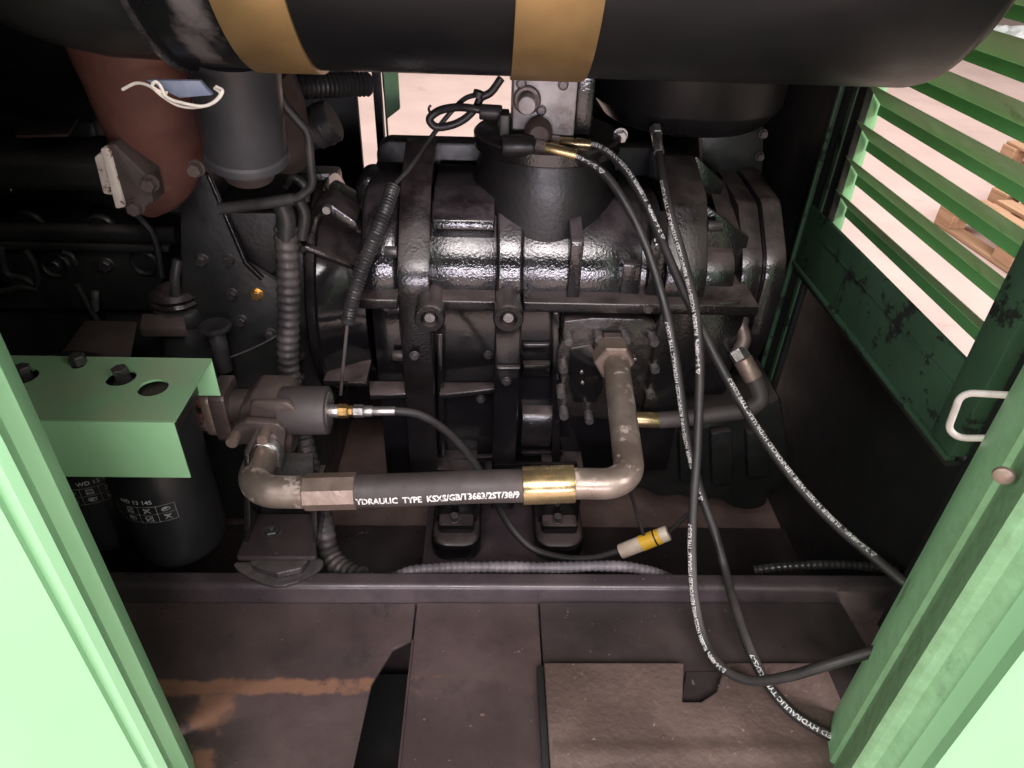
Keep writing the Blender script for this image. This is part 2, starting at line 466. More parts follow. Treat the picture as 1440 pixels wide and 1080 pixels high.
# ---- shared small fasteners (mesh made once, one object per fastener)
_bolts = {}
def bolt_mesh(kind, r, h):
    key = (kind, round(r, 4), round(h, 4))
    if key in _bolts: return _bolts[key]
    if kind == 'cap':      # socket head cap screw
        b = lathe((0, 0, 0), (0, 0, 1), [(0, r * 1.0), (h * .88, r), (h, r * .88), (h, r * .55)], 16)
        b.faces.ensure_lookup_table()
        top = max(b.faces, key=lambda f: f.calc_center_median().z if len(f.verts) == 16 else -1)
        bmesh.ops.delete(b, geom=[top], context='FACES')
        lathe((0, 0, 0), (0, 0, 1), [(h, r * .55), (h * .4, r * .5), (h * .4, 0)], 16, b)
        bmesh.ops.remove_doubles(b, verts=b.verts[:], dist=r * .02)
    elif kind == 'hex':
        b = lathe((0, 0, 0), (0, 0, 1), [(0, r * 1.25), (h * .16, r * 1.25), (h * .2, r * 1.2)], 16)
        hexa((0, 0, h * .18), (0, 0, h), r, r * .12, b)
    elif kind == 'stud':   # hex nut with stud end
        b = lathe((0, 0, 0), (0, 0, 1), [(0, r * 1.3), (h * .12, r * 1.3)], 16)
        hexa((0, 0, h * .1), (0, 0, h * .6), r, r * .12, b)
        cyl((0, 0, h * .5), (0, 0, h), r * .5, r * .1, 12, bm=b)
    me = bpy.data.meshes.new('fastener')
    bmesh.ops.recalc_face_normals(b, faces=b.faces[:])
    b.to_mesh(me); b.free(); finish(me)
    _bolts[key] = me
    return me

def bolt(parent, pos, d, r=.008, h=.012, kind='cap', m='bolt_steel', name='bolt'):
    me = bolt_mesh(kind, r, h)
    if not me.materials: me.materials.append(MATS[m])
    o = bpy.data.objects.new(name, me); COL.objects.link(o)
    o.parent = parent
    o.location = V(pos) - wl(parent)
    o.rotation_mode = 'QUATERNION'
    o.rotation_quaternion = V(d).to_track_quat('Z', 'Y') @ Matrix.Rotation(random.random() * 2, 3, 'Z').to_quaternion()
    if me.materials[0] != MATS[m]:
        o.material_slots[0].link = 'OBJECT'; o.material_slots[0].material = MATS[m]
    return o
FR = (0, -1, 0)
def struct(name, bm, m):
    return obj(name, bm, m, kind='structure')

# ================================================================== SETTING
b = bmesh.new()
bmesh.ops.create_grid(b, x_segments=12, y_segments=12, size=22)
struct('ground', b, 'concrete')

# ================================================================== SKID BASE
DZ = .473                                    # level of the deck plates
skid = thing('skid_base', 'dirty dark brown steel skid base of welded beams and deck plates', 'base frame', (0, 1.0, .004))
def ch(y0, y1, z0, z1): return rpoly([(y0, z0), (y1, z0), (y1, z1, .006), (y0, z1, .012)])
obj('long_beam', prism('X', ch(.858, .893, .10, .520), -2.1, .884, 0), 'beam', skid)
obj('long_beam', prism('X', ch(1.95, 2.03, .05, .40), -2.1, .74, 0), 'beam', skid)
obj('cross_beam', box(-.16, .26, 1.14, 1.94, .10, .17), 'beam', skid)
obj('belly_shade_sheet', box(-1.2, .884, .90, 1.43, .06, .075, .002), 'deck_dark', skid)  # dark sheet put in as the shadow on the ground under the compressor
obj('rear_dimming_sheet', box(-1.2, .884, 1.432, 1.94, .045, .058, .002), 'deck_brown', skid)  # brown sheet added over the ground to dim its bright patches
obj('front_beam', box(-2.1, .74, .455, .50, .02, .455), 'beam', skid)
# deck plates, with the slot between them
slx0 = P(500, 1010, Z=DZ).x; slx1 = P(572, 1010, Z=DZ).x
b = bmesh.new()
p0 = P(522, 962, Z=DZ); p1 = P(580, 915, Z=DZ)
prism('Z', [(-2.1, .46), (P(491, 1080, Z=DZ).x, .46), (p0.x, p0.y), (p1.x - .035, p1.y + .004), (p1.x - .004, p1.y + .022), (p1.x - .004, .857), (-2.1, .857)], DZ - .008, DZ, .001, 1, b)
obj('deck_plate', b, 'deck', skid)
xe = P(757, 860, Z=DZ).x
obj('deck_plate', prism('Z', [(p1.x, .46), (xe, .46), (xe, .857), (p1.x, .857)], DZ - .008, DZ + .002, .001, 1), 'deck', skid)
obj('slot_wall', box(p1.x - .003, p1.x + .001, .46, p1.y + .02, .30, DZ + .006, .001), 'deck', skid)
obj('slot_floor', box(p0.x - .10, p1.x - .004, .46, p1.y + .06, .30, .305, .001), 'inner_black', skid)
xr = P(1181, 842, Z=DZ).x
zt = DZ + .006
yb = P(900, 931, Z=.505).y
obj('deck_plate', prism('Z', [(xe + .003, .46), (P(1225, 920, Z=zt).x, .46), (P(1225, 920, Z=zt).x, P(1225, 920, Z=zt).y), (P(1181, 843, Z=zt).x, .856), (xe + .003, .856)], DZ - .008, zt, .001, 1), 'deck_dark', skid, label='dark scuffed deck plate at the foot of the louvred wall')
# raised brown step cover with a torn notch at its back edge
xb0 = P(765, 931, Z=.505).x; xb1 = .60
c1 = P(968, 934, Z=.505); c2 = P(960, 986, Z=.505); c3 = P(1008, 972, Z=.505); c4 = P(1022, 936, Z=.505)
cov = prism('Z', [(xb0, .462), (xb1, .462), (xb1, yb), (c4.x, yb), (c3.x, c3.y), ((c2.x + c3.x) / 2, c2.y), (c2.x, c2.y), (c1.x - .006, yb), (xb0, yb)], .485, .505, .004, 3)
obj('step_cover', cov, 'deck_brown', skid, label='raised brown steel step cover with a torn notch')
yr = P(900, 1056, Z=.508).y
obj('step_ridge', prism('X', [(yr - .024 + .004 * k, .5052 + .0032 * math.sin(pi * k / 12) ** 2) for k in range(13)], xb0 + .006, xb1, 0), 'deck_brown', skid)
obj('cover_side', box(xb0 - .012, xb0 - .001, .462, yb - .002, zt, .498, .002), 'inner_black', skid)
obj('cover_back', box(xb0, c1.x - .01, yb - .012, yb - .004, zt, .486, .001), 'deck_dark', skid)
obj('torn_flap', prism('Z', [(c1.x, yb - .004), (c4.x + .01, yb - .004), (c3.x + .01, c3.y), (c2.x, c2.y + .004)], zt + .001, zt + .004, .001, 1), 'deck_dark', skid)
# rusty worn weld lines on the left deck plate
def band(x0, y0, x1, y1, sl=0):
    a = P(x0, y0, Z=DZ); c = P(x1, y1, Z=DZ)
    return ((a.x + c.x) / 2, (a.y + c.y) / 2, abs(c.x - a.x) / 2, abs(c.y - a.y) / 2, sl)
worn_bands(MATS['deck'], [band(150, 956, 525, 976), band(281, 975, 313, 1025, .25), band(270, 1052, 295, 1085)], (.20, .098, .062), .28)
# grit and chips of dirt lying on the deck
b = bmesh.new()
for k in range(260):
    x = random.uniform(-.75, .55); y = random.uniform(.47, .885)
    if p0.x - .14 < x < p1.x + .02 and y < p1.y + .03: continue
    z = .521 if y > .862 else (.506 if (xb0 < x and y < yb - .03) else DZ + .007 if x > xe else DZ + .003)
    if xb0 - .02 < x < xb0 + .01 or abs(y - .858) < .006 or abs(y - yb) < .03: continue
    r = random.uniform(.0006, .0017) * (1.8 if random.random() < .08 else 1)
    bmesh.ops.create_icosphere(b, subdivisions=1, radius=r, matrix=Matrix.Translation((x, y, z)) @ Matrix.Diagonal((random.uniform(.8, 2), random.uniform(.8, 1.6), .6, 1)))
obj('grit', b, 'deck_brown', skid, kind='stuff')

# ================================================================== CANOPY
can = thing('machine_canopy', 'light green sheet metal canopy with open doorway and louvred end wall', 'canopy', (0, 1.2, .004))
WX = .75                                     # inner face of the louvred end wall
def vline(px, py, Y): return P(px, py, Y=Y).x
def vpost(name, prof, m, z0=.36, z1=2.05, th=.0025, label=None):
    """folded sheet: polyline (x, y) with thickness, extruded upwards"""
    n = len(prof); nrm = []
    for i in range(n):
        a = V(prof[max(0, i - 1)]); c = V(prof[min(n - 1, i + 1)])
        t = (c - a).normalized(); nrm.append(V((-t.y, t.x)))
    poly = [tuple(p) for p in prof] + [(prof[i][0] + nrm[i].x * th, prof[i][1] + nrm[i].y * th) for i in range(n - 1, -1, -1)]
    return obj(name, prism('Z', poly, z0, z1, 0), m, can, ang=22, label=label)
# left jamb: lip, rounded return, flat outer leaf
A = (vline(275, 1080, .565), .565); B = (vline(255, 1080, .515), .515); C_ = (vline(222, 1080, .452), .452)
D = (vline(200, 1080, .438), .438)
E_ = (D[0] - .30, D[1] - .29); G_ = (D[0] - .75, D[1] - .72)
def bend(p, q, r, k=5):
    return [(p[0] + (q[0] - p[0]) * i / k, p[1] + (q[1] - p[1]) * i / k) for i in range(1, k)]
vpost('door_jamb', [(A[0] - .03, .60), A, (B[0] + .004, B[1] + .004), B, (B[0] - .006, B[1] - .009), (C_[0] + .004, C_[1] + .006), C_, (C_[0] - .01, C_[1] - .005), D, E_, G_], 'green_door', label='bright folded jamb beside the filter bracket')
# right jamb
A = (vline(1143, 1080, .575), .575); B = (vline(1173, 1080, .535), .535); C_ = (vline(1212, 1080, .46), .46); D = (vline(1290, 1080, .415), .415)
vpost('door_jamb', [(A[0] + .03, .62), A, (B[0] - .005, B[1] + .005), B, (C_[0] - .004, C_[1] + .006), C_, (C_[0] + .010, C_[1] - .007), D, (D[0] + .004, D[1] + .03)], 'green_jamb', th=-.0025, label='stained folded jamb with a bare rivet')
worn_bands(MATS['green_jamb'], [((B[0] + C_[0]) / 2 + .003, (B[1] + C_[1]) / 2, .016, .034, (C_[0] - B[0]) / (C_[1] - B[1]))], (.10, .17, .08), 1.3)
E2 = (vline(1299, 1080, .402), .402); F2 = (vline(1330, 1080, .375), .375); H2 = (F2[0] + .70, F2[1] - .68)
vpost('door_leaf', [(E2[0], .425), E2, (F2[0] - .004, F2[1] + .004), F2, H2], 'green_door', th=-.0025, label='open door leaf beyond the stained jamb')
rv = P(1408, 664, Y=.50)
o = obj('rivet', lathe((rv.x, rv.y - .004, rv.z), (-.62, -.78, 0), [(0, .010), (.003, .009), (.005, .005), (.0055, 0)], 18), 'ferrule_dull', can)
# end wall: lower black panel, sill, stiles, slats
zs0, zs1, zo = .868, .969, 1.012
obj('lower_panel', box(.885, .90, .60, 2.1, .02, zs0 + .02, .002), 'inner_black', can)
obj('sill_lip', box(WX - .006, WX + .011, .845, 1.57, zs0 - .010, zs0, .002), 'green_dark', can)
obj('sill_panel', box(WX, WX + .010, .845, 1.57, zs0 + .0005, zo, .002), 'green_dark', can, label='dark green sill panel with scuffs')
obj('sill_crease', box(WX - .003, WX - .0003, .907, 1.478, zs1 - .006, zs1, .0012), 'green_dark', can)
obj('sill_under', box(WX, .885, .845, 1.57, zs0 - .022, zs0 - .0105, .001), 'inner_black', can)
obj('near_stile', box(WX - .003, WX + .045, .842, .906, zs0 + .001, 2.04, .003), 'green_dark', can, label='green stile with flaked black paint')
obj('far_stile', box(WX + .005, WX + .02, 1.480, 1.50, zo - .03, 2.04, .002), 'inner_black', can)
obj('far_stile_inner', box(WX + .0205, WX + .046, 1.482, 1.498, zo - .03, 2.04, .002), 'green', can)
obj('corner_post', box(WX + .002, WX + .0065, 1.515, 1.535, .5, 2.04, .003), 'green_dark', can)
obj('corner_post', box(WX - .008, WX + .004, 1.572, 1.585, .5, 2.04, .003), 'green_dark', can)
obj('end_panel', box(WX + .007, WX + .02, 1.502, 2.1, .5, 2.04, .002), 'inner_black', can)
obj('wall_strip', box(WX + .02, WX + .05, .62, .838, .44, 2.04, .003), 'inner_black', can)
zt0 = [1.081 + .0725 * k for k in range(11)]
for z in zt0:
    pr = [(WX + .001, z), (WX + .0395, z - .040), (WX + .0395, z - .0605), (WX + .0415, z - .0605), (WX + .0415, z - .0395), (WX + .003, z + .0003)]
    sl_ = obj('louver_slat', prism('Y', pr[:2] + [(WX + .0405, z - .0385), (WX + .0025, z + .0005)], .9075, 1.4785, 0), 'green_dusty', can, ang=20)
    obj('slat_lip', prism('Y', [(WX + .0393, z - .0403), (WX + .0393, z - .0605), (WX + .0413, z - .0605), (WX + .0413, z - .0403)], .9075, 1.4785, 0), 'green_lip', sl_, ang=20)
# back side: black panels with an opening, a thin post and a green door edge
yb2 = 2.1
xL = P(503, 150, Y=yb2).x
obj('back_panel', box(-2.1, xL, yb2, yb2 + .02, .04, 2.05, .002), 'inner_black', can)
xp0 = P(526, 150, Y=yb2).x; xp1 = P(537, 150, Y=yb2).x
obj('back_post', box(xp0, xp1, yb2, yb2 + .03, .40, 2.05, .002), 'inner_black', can)
g = [P(538, 100, Y=2.16), P(560, 100, Y=2.16), P(562, 152, Y=2.16), P(545, 166, Y=2.16), P(549, 215, Y=2.16), P(546, 215, Y=2.16)]
obj('back_door_edge', prism('Y', [(v.x, v.z) for v in g][:1] + [(g[1].x, 2.04), (g[1].x, g[2].z), (g[3].x, g[3].z), (g[4].x, .45), (g[0].x, .45), (g[0].x, 2.04)][0:6], 2.15, 2.165, .001, 1), 'green', can)
obj('added_back_header', box(xL, P(835, 150, Y=yb2).x, yb2, yb2 + .02, 1.45, 2.05, .002), 'inner_black', can)  # unseen header, added to limit light through the back opening
obj('added_back_sill', box(xL, P(835, 150, Y=yb2).x, yb2, yb2 + .02, .04, .80, .002), 'inner_black', can)  # unseen lower panel, added to keep rear light off the ground
obj('back_panel', box(P(835, 150, Y=yb2).x, WX + .02, yb2, yb2 + .02, .04, 2.05, .002), 'inner_black', can)
obj('roof_panel', box(-2.1, WX + .09, .50, 2.13, 2.055, 2.075, .003), 'inner_black', can)
obj('end_panel', box(-2.12, -2.102, .50, 2.12, .02, 2.05, .002), 'inner_black', can)
obj('front_panel', box(-2.1, vline(275, 1080, .565) - .06, .602, .612, .02, 2.05, .002), 'inner_black', can)
# staple handle
hp = [P(1412, 556, Y=.66), P(1368, 553, Y=.66), P(1338, 572, Y=.665), P(1327, 612, Y=.665), P(1345, 619, Y=.66), P(1385, 616, Y=.66)]
obj('handle', tube(fillet_path([P(1425, 556, Y=.64), P(1352, 552, Y=.665), P(1328, 616, Y=.665), P(1395, 616, Y=.64)], .016, 6), .0042, 12), 'handle_white', can, label='white staple handle at the stained jamb')

# ================================================================== SCREW COMPRESSOR
AY, AZ = 1.475, .902                         # rotor axis
def XF(px, py=415, Y=1.30): return P(px, py, Y=Y).x
cmp_ = thing('screw_compressor', 'big glossy black cast screw compressor block dusty on top with ribs and flanges', 'compressor', (.15, 1.5, .17))
def barrel(R, z0=.885, back=1.80, seg=14):
    p = [(AY - R * math.cos(a), AZ + R * math.sin(a)) for a in [k / seg * pi / 2 for k in range(seg + 1)]]
    return [(AY - R, z0)] + p + [(back, AZ + R), (back, z0)]
ringp = rpoly([(1.283, .36), (1.283, .95, .10), (1.42, 1.09, .07), (1.56, 1.135, .02), (1.60, 1.135), (1.60, .36)])
obj('adapter_housing', prism('X', barrel(.172), XF(508), XF(561), .014, 3), 'black_paint', cmp_)
obj('flange_ring', prism('X', ringp, XF(561), XF(606), .005), 'black_dusty', cmp_)
obj('rotor_housing', prism('X', barrel(.166), XF(606), XF(697), .002), 'black_paint', cmp_)
obj('housing_pad', prism('X', [(AY - .12, 1.0), (AY - .155, 1.035), (AY - .150, 1.055), (AY - .06, 1.085), (AY + .1, 1.085), (AY + .1, 1.0)], XF(609), XF(694), .004), 'black_paint', cmp_)
obj('rib_ring', prism('X', barrel(.177), XF(697), XF(735), .008, 3), 'black_paint', cmp_)
obj('rotor_housing', prism('X', barrel(.166), XF(735), XF(900), .002), 'black_paint', cmp_)
obj('rotor_housing', prism('X', barrel(.155), XF(900), XF(930), .002), 'black_paint', cmp_)
ring2 = rpoly([(1.296, .42), (1.296, .955, .10), (1.40, 1.085, .08), (1.54, 1.125, .02), (1.62, 1.125), (1.62, .42)])
obj('flange_ring', prism('X', ring2, XF(932), XF(990), .006), 'black_dusty', cmp_)
# gear case behind
rb = P(528, 210, Y=1.60)
obj('gear_case', prism('Y', rpoly([(rb.x, .5), (rb.x, 1.122, .035), (.40, 1.122), (.40, .5)]), 1.605, 1.66, .008), 'black_matte', cmp_)
obj('gear_case_rim', prism('Y', rpoly([(rb.x - .035, .5), (rb.x - .035, 1.075, .03), (XF(560), 1.075), (XF(560), .5)]), 1.50, 1.595, .008), 'black_paint', cmp_)
# intake neck and its round flange
nx = P(772, 225, Y=1.42).x; ny = 1.50
obj('intake_neck', lathe((nx, ny, .95), (0, 0, 1), [(0, .158), (.13, .156), (.17, .146), (.19, .140), (.205, .139)], 64), 'black_matte', cmp_)
obj('intake_flange', lathe((nx, ny, 1.153), (0, 0, 1), [(0, 0), (0, .150), (.003, .154), (.026, .154), (.03, .150), (.03, 0)], 64), 'black_dusty', cmp_)
# vertical ribs on the barrel
obj('rib', prism('X', rpoly([(1.285, .905), (1.285, 1.03, .012), (1.42, 1.075), (1.42, .905)]), XF(796), XF(813), .003), 'black_paint', cmp_)
obj('rib', prism('X', rpoly([(1.305, .905), (1.305, .975, .006), (1.42, .98), (1.42, .905)]), XF(872), XF(897), .003), 'black_paint', cmp_)
obj('rib', prism('X', rpoly([(1.300, .905), (1.300, 1.03, .03), (1.36, 1.07), (1.42, .905)]), XF(908), XF(928), .003), 'black_paint', cmp_)
# split flange
for a, c in ((508, 562), (606, 697), (735, 1062)):
    obj('split_flange', prism('X', rpoly([(1.262, .884), (1.262, .907, .003), (1.5, .912), (1.5, .884)]), XF(a) + (0 if a < 600 else .0005), XF(c) - .0005, .0035), 'black_dusty', cmp_)
# bolt bosses
for px in (604, 715):
    f = P(px, 449, Y=1.222)
    boss = obj('bolt_boss', lathe((f.x, 1.36, f.z), FR, [(0, .031), (.134, .031), (.138, .028), (.138, .018), (.112, .017), (.112, 0)], 32), 'black_dusty', cmp_)
    bolt(boss, (f.x, 1.36 - .112, f.z), FR, .0115, .022, 'cap', 'zinc')
# lower housing
obj('lower_housing', box(XF(512), XF(930), 1.365, 1.84, .33, .883, .006), 'black_gloss', cmp_)
obj('lower_post', box(XF(697), XF(735), 1.275, 1.364, .30, .883, .005), 'black_gloss', cmp_)
obj('side_panel', prism('Y', rpoly([(XF(516), .36), (XF(516), .883), (XF(560), .883), (XF(560), .36, .02)]), 1.33, 1.364, .006), 'black_gloss', cmp_)
def ledge(pa, pb, pc, pd, Yb, Yf, t=.014, m='black_dusty'):
    """shelf seen from above: back edge pa-pb on plane Yb, front edge pd-pc on plane Yf"""
    a, b2 = P(*pa, Y=Yb), P(*pb, Y=Yb); c, d = P(*pc, Y=Yf), P(*pd, Y=Yf)
    b = bmesh.new()
    up = [b.verts.new(v) for v in (a, b2, c, d)]; lo = [b.verts.new(v - V((0, 0, t))) for v in (a, b2, c, d)]
    b.faces.new(up); b.faces.new(lo[::-1])
    for i in range(4): b.faces.new((up[i], lo[i], lo[(i + 1) % 4], up[(i + 1) % 4]))
    bmesh.ops.recalc_face_normals(b, faces=b.faces[:])
    bevel(b, .003)
    return obj('ledge', b, m, cmp_)
ledge((621, 537), (697, 537), (697, 546), (617, 555), 1.364, 1.31)
ledge((518, 535), (570, 536), (571, 553), (520, 556), 1.329, 1.285)
ledge((624, 640), (697, 637), (697, 643), (624, 646), 1.364, 1.33)
ledge((698, 512), (732, 512), (732, 517), (698, 517), 1.274, 1.26, .008)
ledge((735, 480), (774, 480), (774, 484), (735, 484), 1.364, 1.35, .02, 'black_gloss')
ledge((735, 506), (774, 506), (774, 512), (735, 512), 1.364, 1.335, .035, 'black_gloss')
ledge((733, 632), (792, 632), (792, 637), (733, 637), 1.364, 1.34, .012, 'black_gloss')
ledge((694, 648), (812, 647), (812, 652), (694, 653), 1.364, 1.27, .012, 'black_gloss')
w0 = P(734, 580, Y=1.335); w1 = P(774, 630, Y=1.335)
obj('window_bulge', prism('X', [(1.37, w1.z), (1.335, w1.z + .004), (1.325, w1.z + .03), (1.325, (w0.z + w1.z) / 2 + .01), (1.335, w0.z - .006), (1.37, w0.z)], w0.x, w1.x, .004), 'black_dusty', cmp_)
obj('rib', fpoly([(614, 470), (622, 470), (626, 660), (618, 660)], 1.335, 1.364, .002), 'black_gloss', cmp_)
obj('rib', fpoly([(778, 440), (786, 440), (788, 650), (776, 650)], 1.325, 1.364, .002), 'black_gloss', cmp_)
for px, py, Y in ((557, 450, 1.262), (562, 518, 1.262), (551, 291, 1.30), (550, 370, 1.262)):
    q = P(px + 11, py, Y=Y)
    bolt(cmp_, (XF(561), q.y + .05, q.z), (-1, 0, 0), .012, .024, 'cap', 'bolt_steel')
for px, py, Y in ((583, 500, 1.269), (712, 536, 1.274), (687, 499, 1.364), (676, 561, 1.364), (912, 434, 1.261)):
    bolt(cmp_, P(px, py, Y=Y), FR, .009, .008, 'hex', 'bolt_steel')
# cover plate with its cap screws
CY = 1.315
pl = [(792, 452, .01), (835, 447, .01), (905, 449, .01), (930, 460, .012), (930, 515, .012), (916, 535, .006), (915, 580, .01), (880, 592, .01), (815, 586, .008), (785, 582, .01), (782, 552, .006), (790, 536, .006), (782, 520, .006), (784, 494, .006), (791, 478, .006)]
cov = obj('cover_plate', fpoly(pl, CY, CY + .048, .003), 'plate_oily', cmp_)
obj('plate_panel', fpoly([(800, 490, .01), (845, 482, .01), (848, 545, .01), (838, 566, .01), (806, 566, .01), (800, 540, .008)], CY - .003, CY - .0002, .001), 'black_gloss', cov)
for px, py in ((798, 468), (840, 465), (878, 467), (917, 470), (791, 508), (788, 543), (792, 573), (827, 579), (918, 508), (912, 543)):
    s = P(px, py + 2, Y=CY)
    bolt(cov, s + V((0, .001, 0)), FR, .0108, .034, 'cap', 'screw')
for px, py in ((818, 523), (819, 538), (893, 505)):
    bolt(cov, P(px, py, Y=CY - .003), FR, .004, .003, 'cap', 'zinc')
# end gear case on the louvre side
obj('end_case', prism('X', rpoly([(1.345, .75), (1.345, .95, .08), (1.42, .985, .05), (1.7, .99), (1.7, .75)]), XF(990), XF(1040), .004), 'black_dusty', cmp_)
endp = rpoly([(1.40, .62, .05), (1.345, .78, .09), (1.345, .955, .10), (1.47, 1.055, .06), (1.62, 1.065, .02), (1.8, 1.065), (1.8, .62)], 8)
x0e = P(1052, 330, Y=1.38).x; x1e = P(1088, 330, Y=1.36).x; x2e = P(1116, 340, Y=1.36).x
obj('end_cover', prism('X', [(y + .012, z - .01) for y, z in endp], x0e, x1e - .0005, .004), 'black_dusty', cmp_)
obj('end_cover', prism('X', endp, x1e, x2e, .007), 'black_dusty', cmp_)
def slab(pts, t):
    """sloping gusset through given points, thickness t downwards"""
    b = bmesh.new()
    up = [b.verts.new(p) for p in pts]; lo = [b.verts.new(V(p) - V((0, 0, t))) for p in pts]
    b.faces.new(up); b.faces.new(lo[::-1])
    n = len(pts)
    for i in range(n): b.faces.new((up[i], lo[i], lo[(i + 1) % n], up[(i + 1) % n]))
    bmesh.ops.recalc_face_normals(b, faces=b.faces[:]); bevel(b, .002)
    return b
xr2 = XF(990)
obj('gusset', slab([V((xr2, 1.40, 1.065)), V((x0e + .01, 1.395, 1.0)), V((x0e + .01, 1.41, 1.0)), V((xr2, 1.415, 1.065))], .09), 'black_dusty', cmp_)
obj('gusset', slab([V((xr2, 1.54, 1.125)), V((x0e - .02, 1.54, 1.068)), V((x0e - .02, 1.555, 1.068)), V((xr2, 1.555, 1.125))], .09), 'black_dusty', cmp_)
obj('top_web', slab([V((xr2 + .05, 1.42, 1.005)), V((x0e, 1.42, 1.0)), V((x0e, 1.60, 1.055)), V((xr2 + .05, 1.60, 1.06))], .02), 'black_dusty', cmp_)
ledge((990, 408), (1055, 404), (1040, 424), (990, 428), 1.36, 1.27, .02)
bolt(cmp_, (xr2, 1.37, P(1000, 318, Y=1.37).z), (1, 0, 0), .011, .03, 'cap')
obj('end_lower', box(XF(985), XF(1068), 1.34, 1.7, .62, .88, .01), 'black_dusty', cmp_)
obj('fin_block', fpoly([(922, 498), (938, 498), (936, 562), (917, 560)], 1.30, 1.36, .003), 'rust_dull', cmp_)
obj('fin_block', fpoly([(940, 498), (952, 496), (948, 556), (938, 562)], 1.31, 1.36, .003), 'rust_dull', cmp_)
obj('lower_casting', fpoly([(808, 590), (900, 585), (985, 600), (1100, 560), (1112, 640), (1108, 688), (1086, 694), (1078, 716), (1050, 721), (1030, 716), (1010, 704), (985, 708), (955, 700), (925, 702), (905, 690), (860, 686), (815, 664)], 1.39, 1.75, .02), 'engine_paint', cmp_)
for k, (a, c, zc) in enumerate(((955, 985, 655), (1000, 1030, 660), (1050, 1080, 650))):
    obj('casting_rib', fpoly([(a, 610), (c, 606), (c + 2, zc + 20), (a + 2, zc + 24)], 1.365, 1.391, .006), 'engine_paint', cmp_)
# feet
for px in (641, 788):
    a = P(px - 36, 745, Y=1.24).x; c = P(px + 36, 745, Y=1.24).x
    obj('foot', prism('Z', rpoly([(a, 1.21, .045), (c, 1.21, .045), (c, 1.45), (a, 1.45)]), .172, .240, .018, 4), 'black_gloss', cmp_)
    obj('foot_web', box(a + .012, c - .012, 1.29, 1.42, .21, .42, .006), 'black_gloss', cmp_)
    obj('foot_pad', box(a + .018, c - .018, 1.25, 1.32, .23, .268, .012), 'black_gloss', cmp_)
    bolt(cmp_, ((a + c) / 2 - .005, 1.27, .268), (0, 0, 1), .012, .018, 'hex')
# bell housing between engine and compressor
xa, xc = P(428, 430, Y=1.28).x, XF(508)
bell = obj('bell_housing', lathe((xa, 1.52, .80), (1, 0, 0), [(0, .25), (.006, .26), (.022, .26), (.024, .245), (xc - xa - .02, .205), (xc - xa, .200), (xc - xa, .1)], 56), 'black_gloss', cmp_)
obj('bell_rib', prism('X', [(1.26, .69), (1.26, .706), (1.5, .71), (1.5, .69)], xa + .02, xc, .003), 'black_dusty', cmp_)
# bell window frame with a pinkish shaft coupling behind it
def arc_plate(pts, Y0, Y1): return fpoly(pts, Y0, Y1, .003)
fr = obj('bell_window', fpoly([(428, 345), (432, 312), (440, 288, .02), (462, 285, .02), (500, 312), (507, 326), (480, 318), (462, 303, .01), (448, 308, .01), (441, 338)], 1.34, 1.42, .003), 'black_dusty', cmp_)
obj('coupling', cyl(P(468, 335, Y=1.44), P(468, 335, Y=1.44) + V((.10, .02, .0)), .035, .006), 'pink_cast', cmp_)
obj('bell_web', slab([P(428, 345, Y=1.32), P(512, 378, Y=1.36), P(508, 352, Y=1.46), P(436, 330, Y=1.46)], .012), 'black_dusty', cmp_)
bolt(cmp_, P(461, 292, Y=1.34), FR, .009, .016, 'cap', 'zinc')
bolt(cmp_, P(438, 333, Y=1.34), FR, .008, .02, 'cap', 'bolt_steel')

# ================================================================== INTAKE VALVE
iv = thing('intake_valve', 'mottled grey cast intake valve block with round plunger on compressor neck', 'valve', (nx, 1.49, 1.184))
ix0 = P(720, 180, Y=1.42).x; ix1 = P(808, 180, Y=1.42).x
obj('body', box(ix0, ix1, 1.42, 1.56, 1.184, 1.345, .006), 'alloy', iv)
obj('side_flange', box(ix1 + .001, ix1 + .035, 1.43, 1.55, 1.184, 1.345, .006), 'black_dusty', iv)
pc = P(741, 140, Y=1.42)
obj('plunger_ring', lathe((pc.x, 1.4205, pc.z), FR, [(0, .027), (.006, .027), (.008, .024), (.008, .020), (.002, .019), (.002, 0)], 32), 'valve_iron', iv)
obj('plunger', cyl((pc.x, 1.42, pc.z), (pc.x - .002, 1.372, pc.z), .0165, .003), 'alloy', iv)
for px, py in ((761, 155), (792, 119), (733, 117)):
    bolt(iv, P(px, py, Y=1.42), FR, .0085, .006, 'hex', 'bolt_steel')
# solenoid lying across the foot of the block
sa = P(705, 205, Y=1.37); sb = P(752, 205, Y=1.37)
obj('solenoid', cyl(sa, sb, .021, .006), 'black_matte', iv)
obj('solenoid_cap', cyl(P(700, 172, Y=1.40), P(714, 172, Y=1.40), .014, .003), 'rubber', iv)
obj('valve_boss', lathe(P(757, 185, Y=1.40), FR, [(0, .028), (.02, .026), (.03, .018), (.033, 0)], 24), 'rust_dull', iv)
obj('clamp', box(*(lambda a, c: (a.x, c.x, 1.37, 1.42, c.z, a.z))(P(703, 160, Y=1.38), P(716, 190, Y=1.38)), .003), 'rubber', iv)

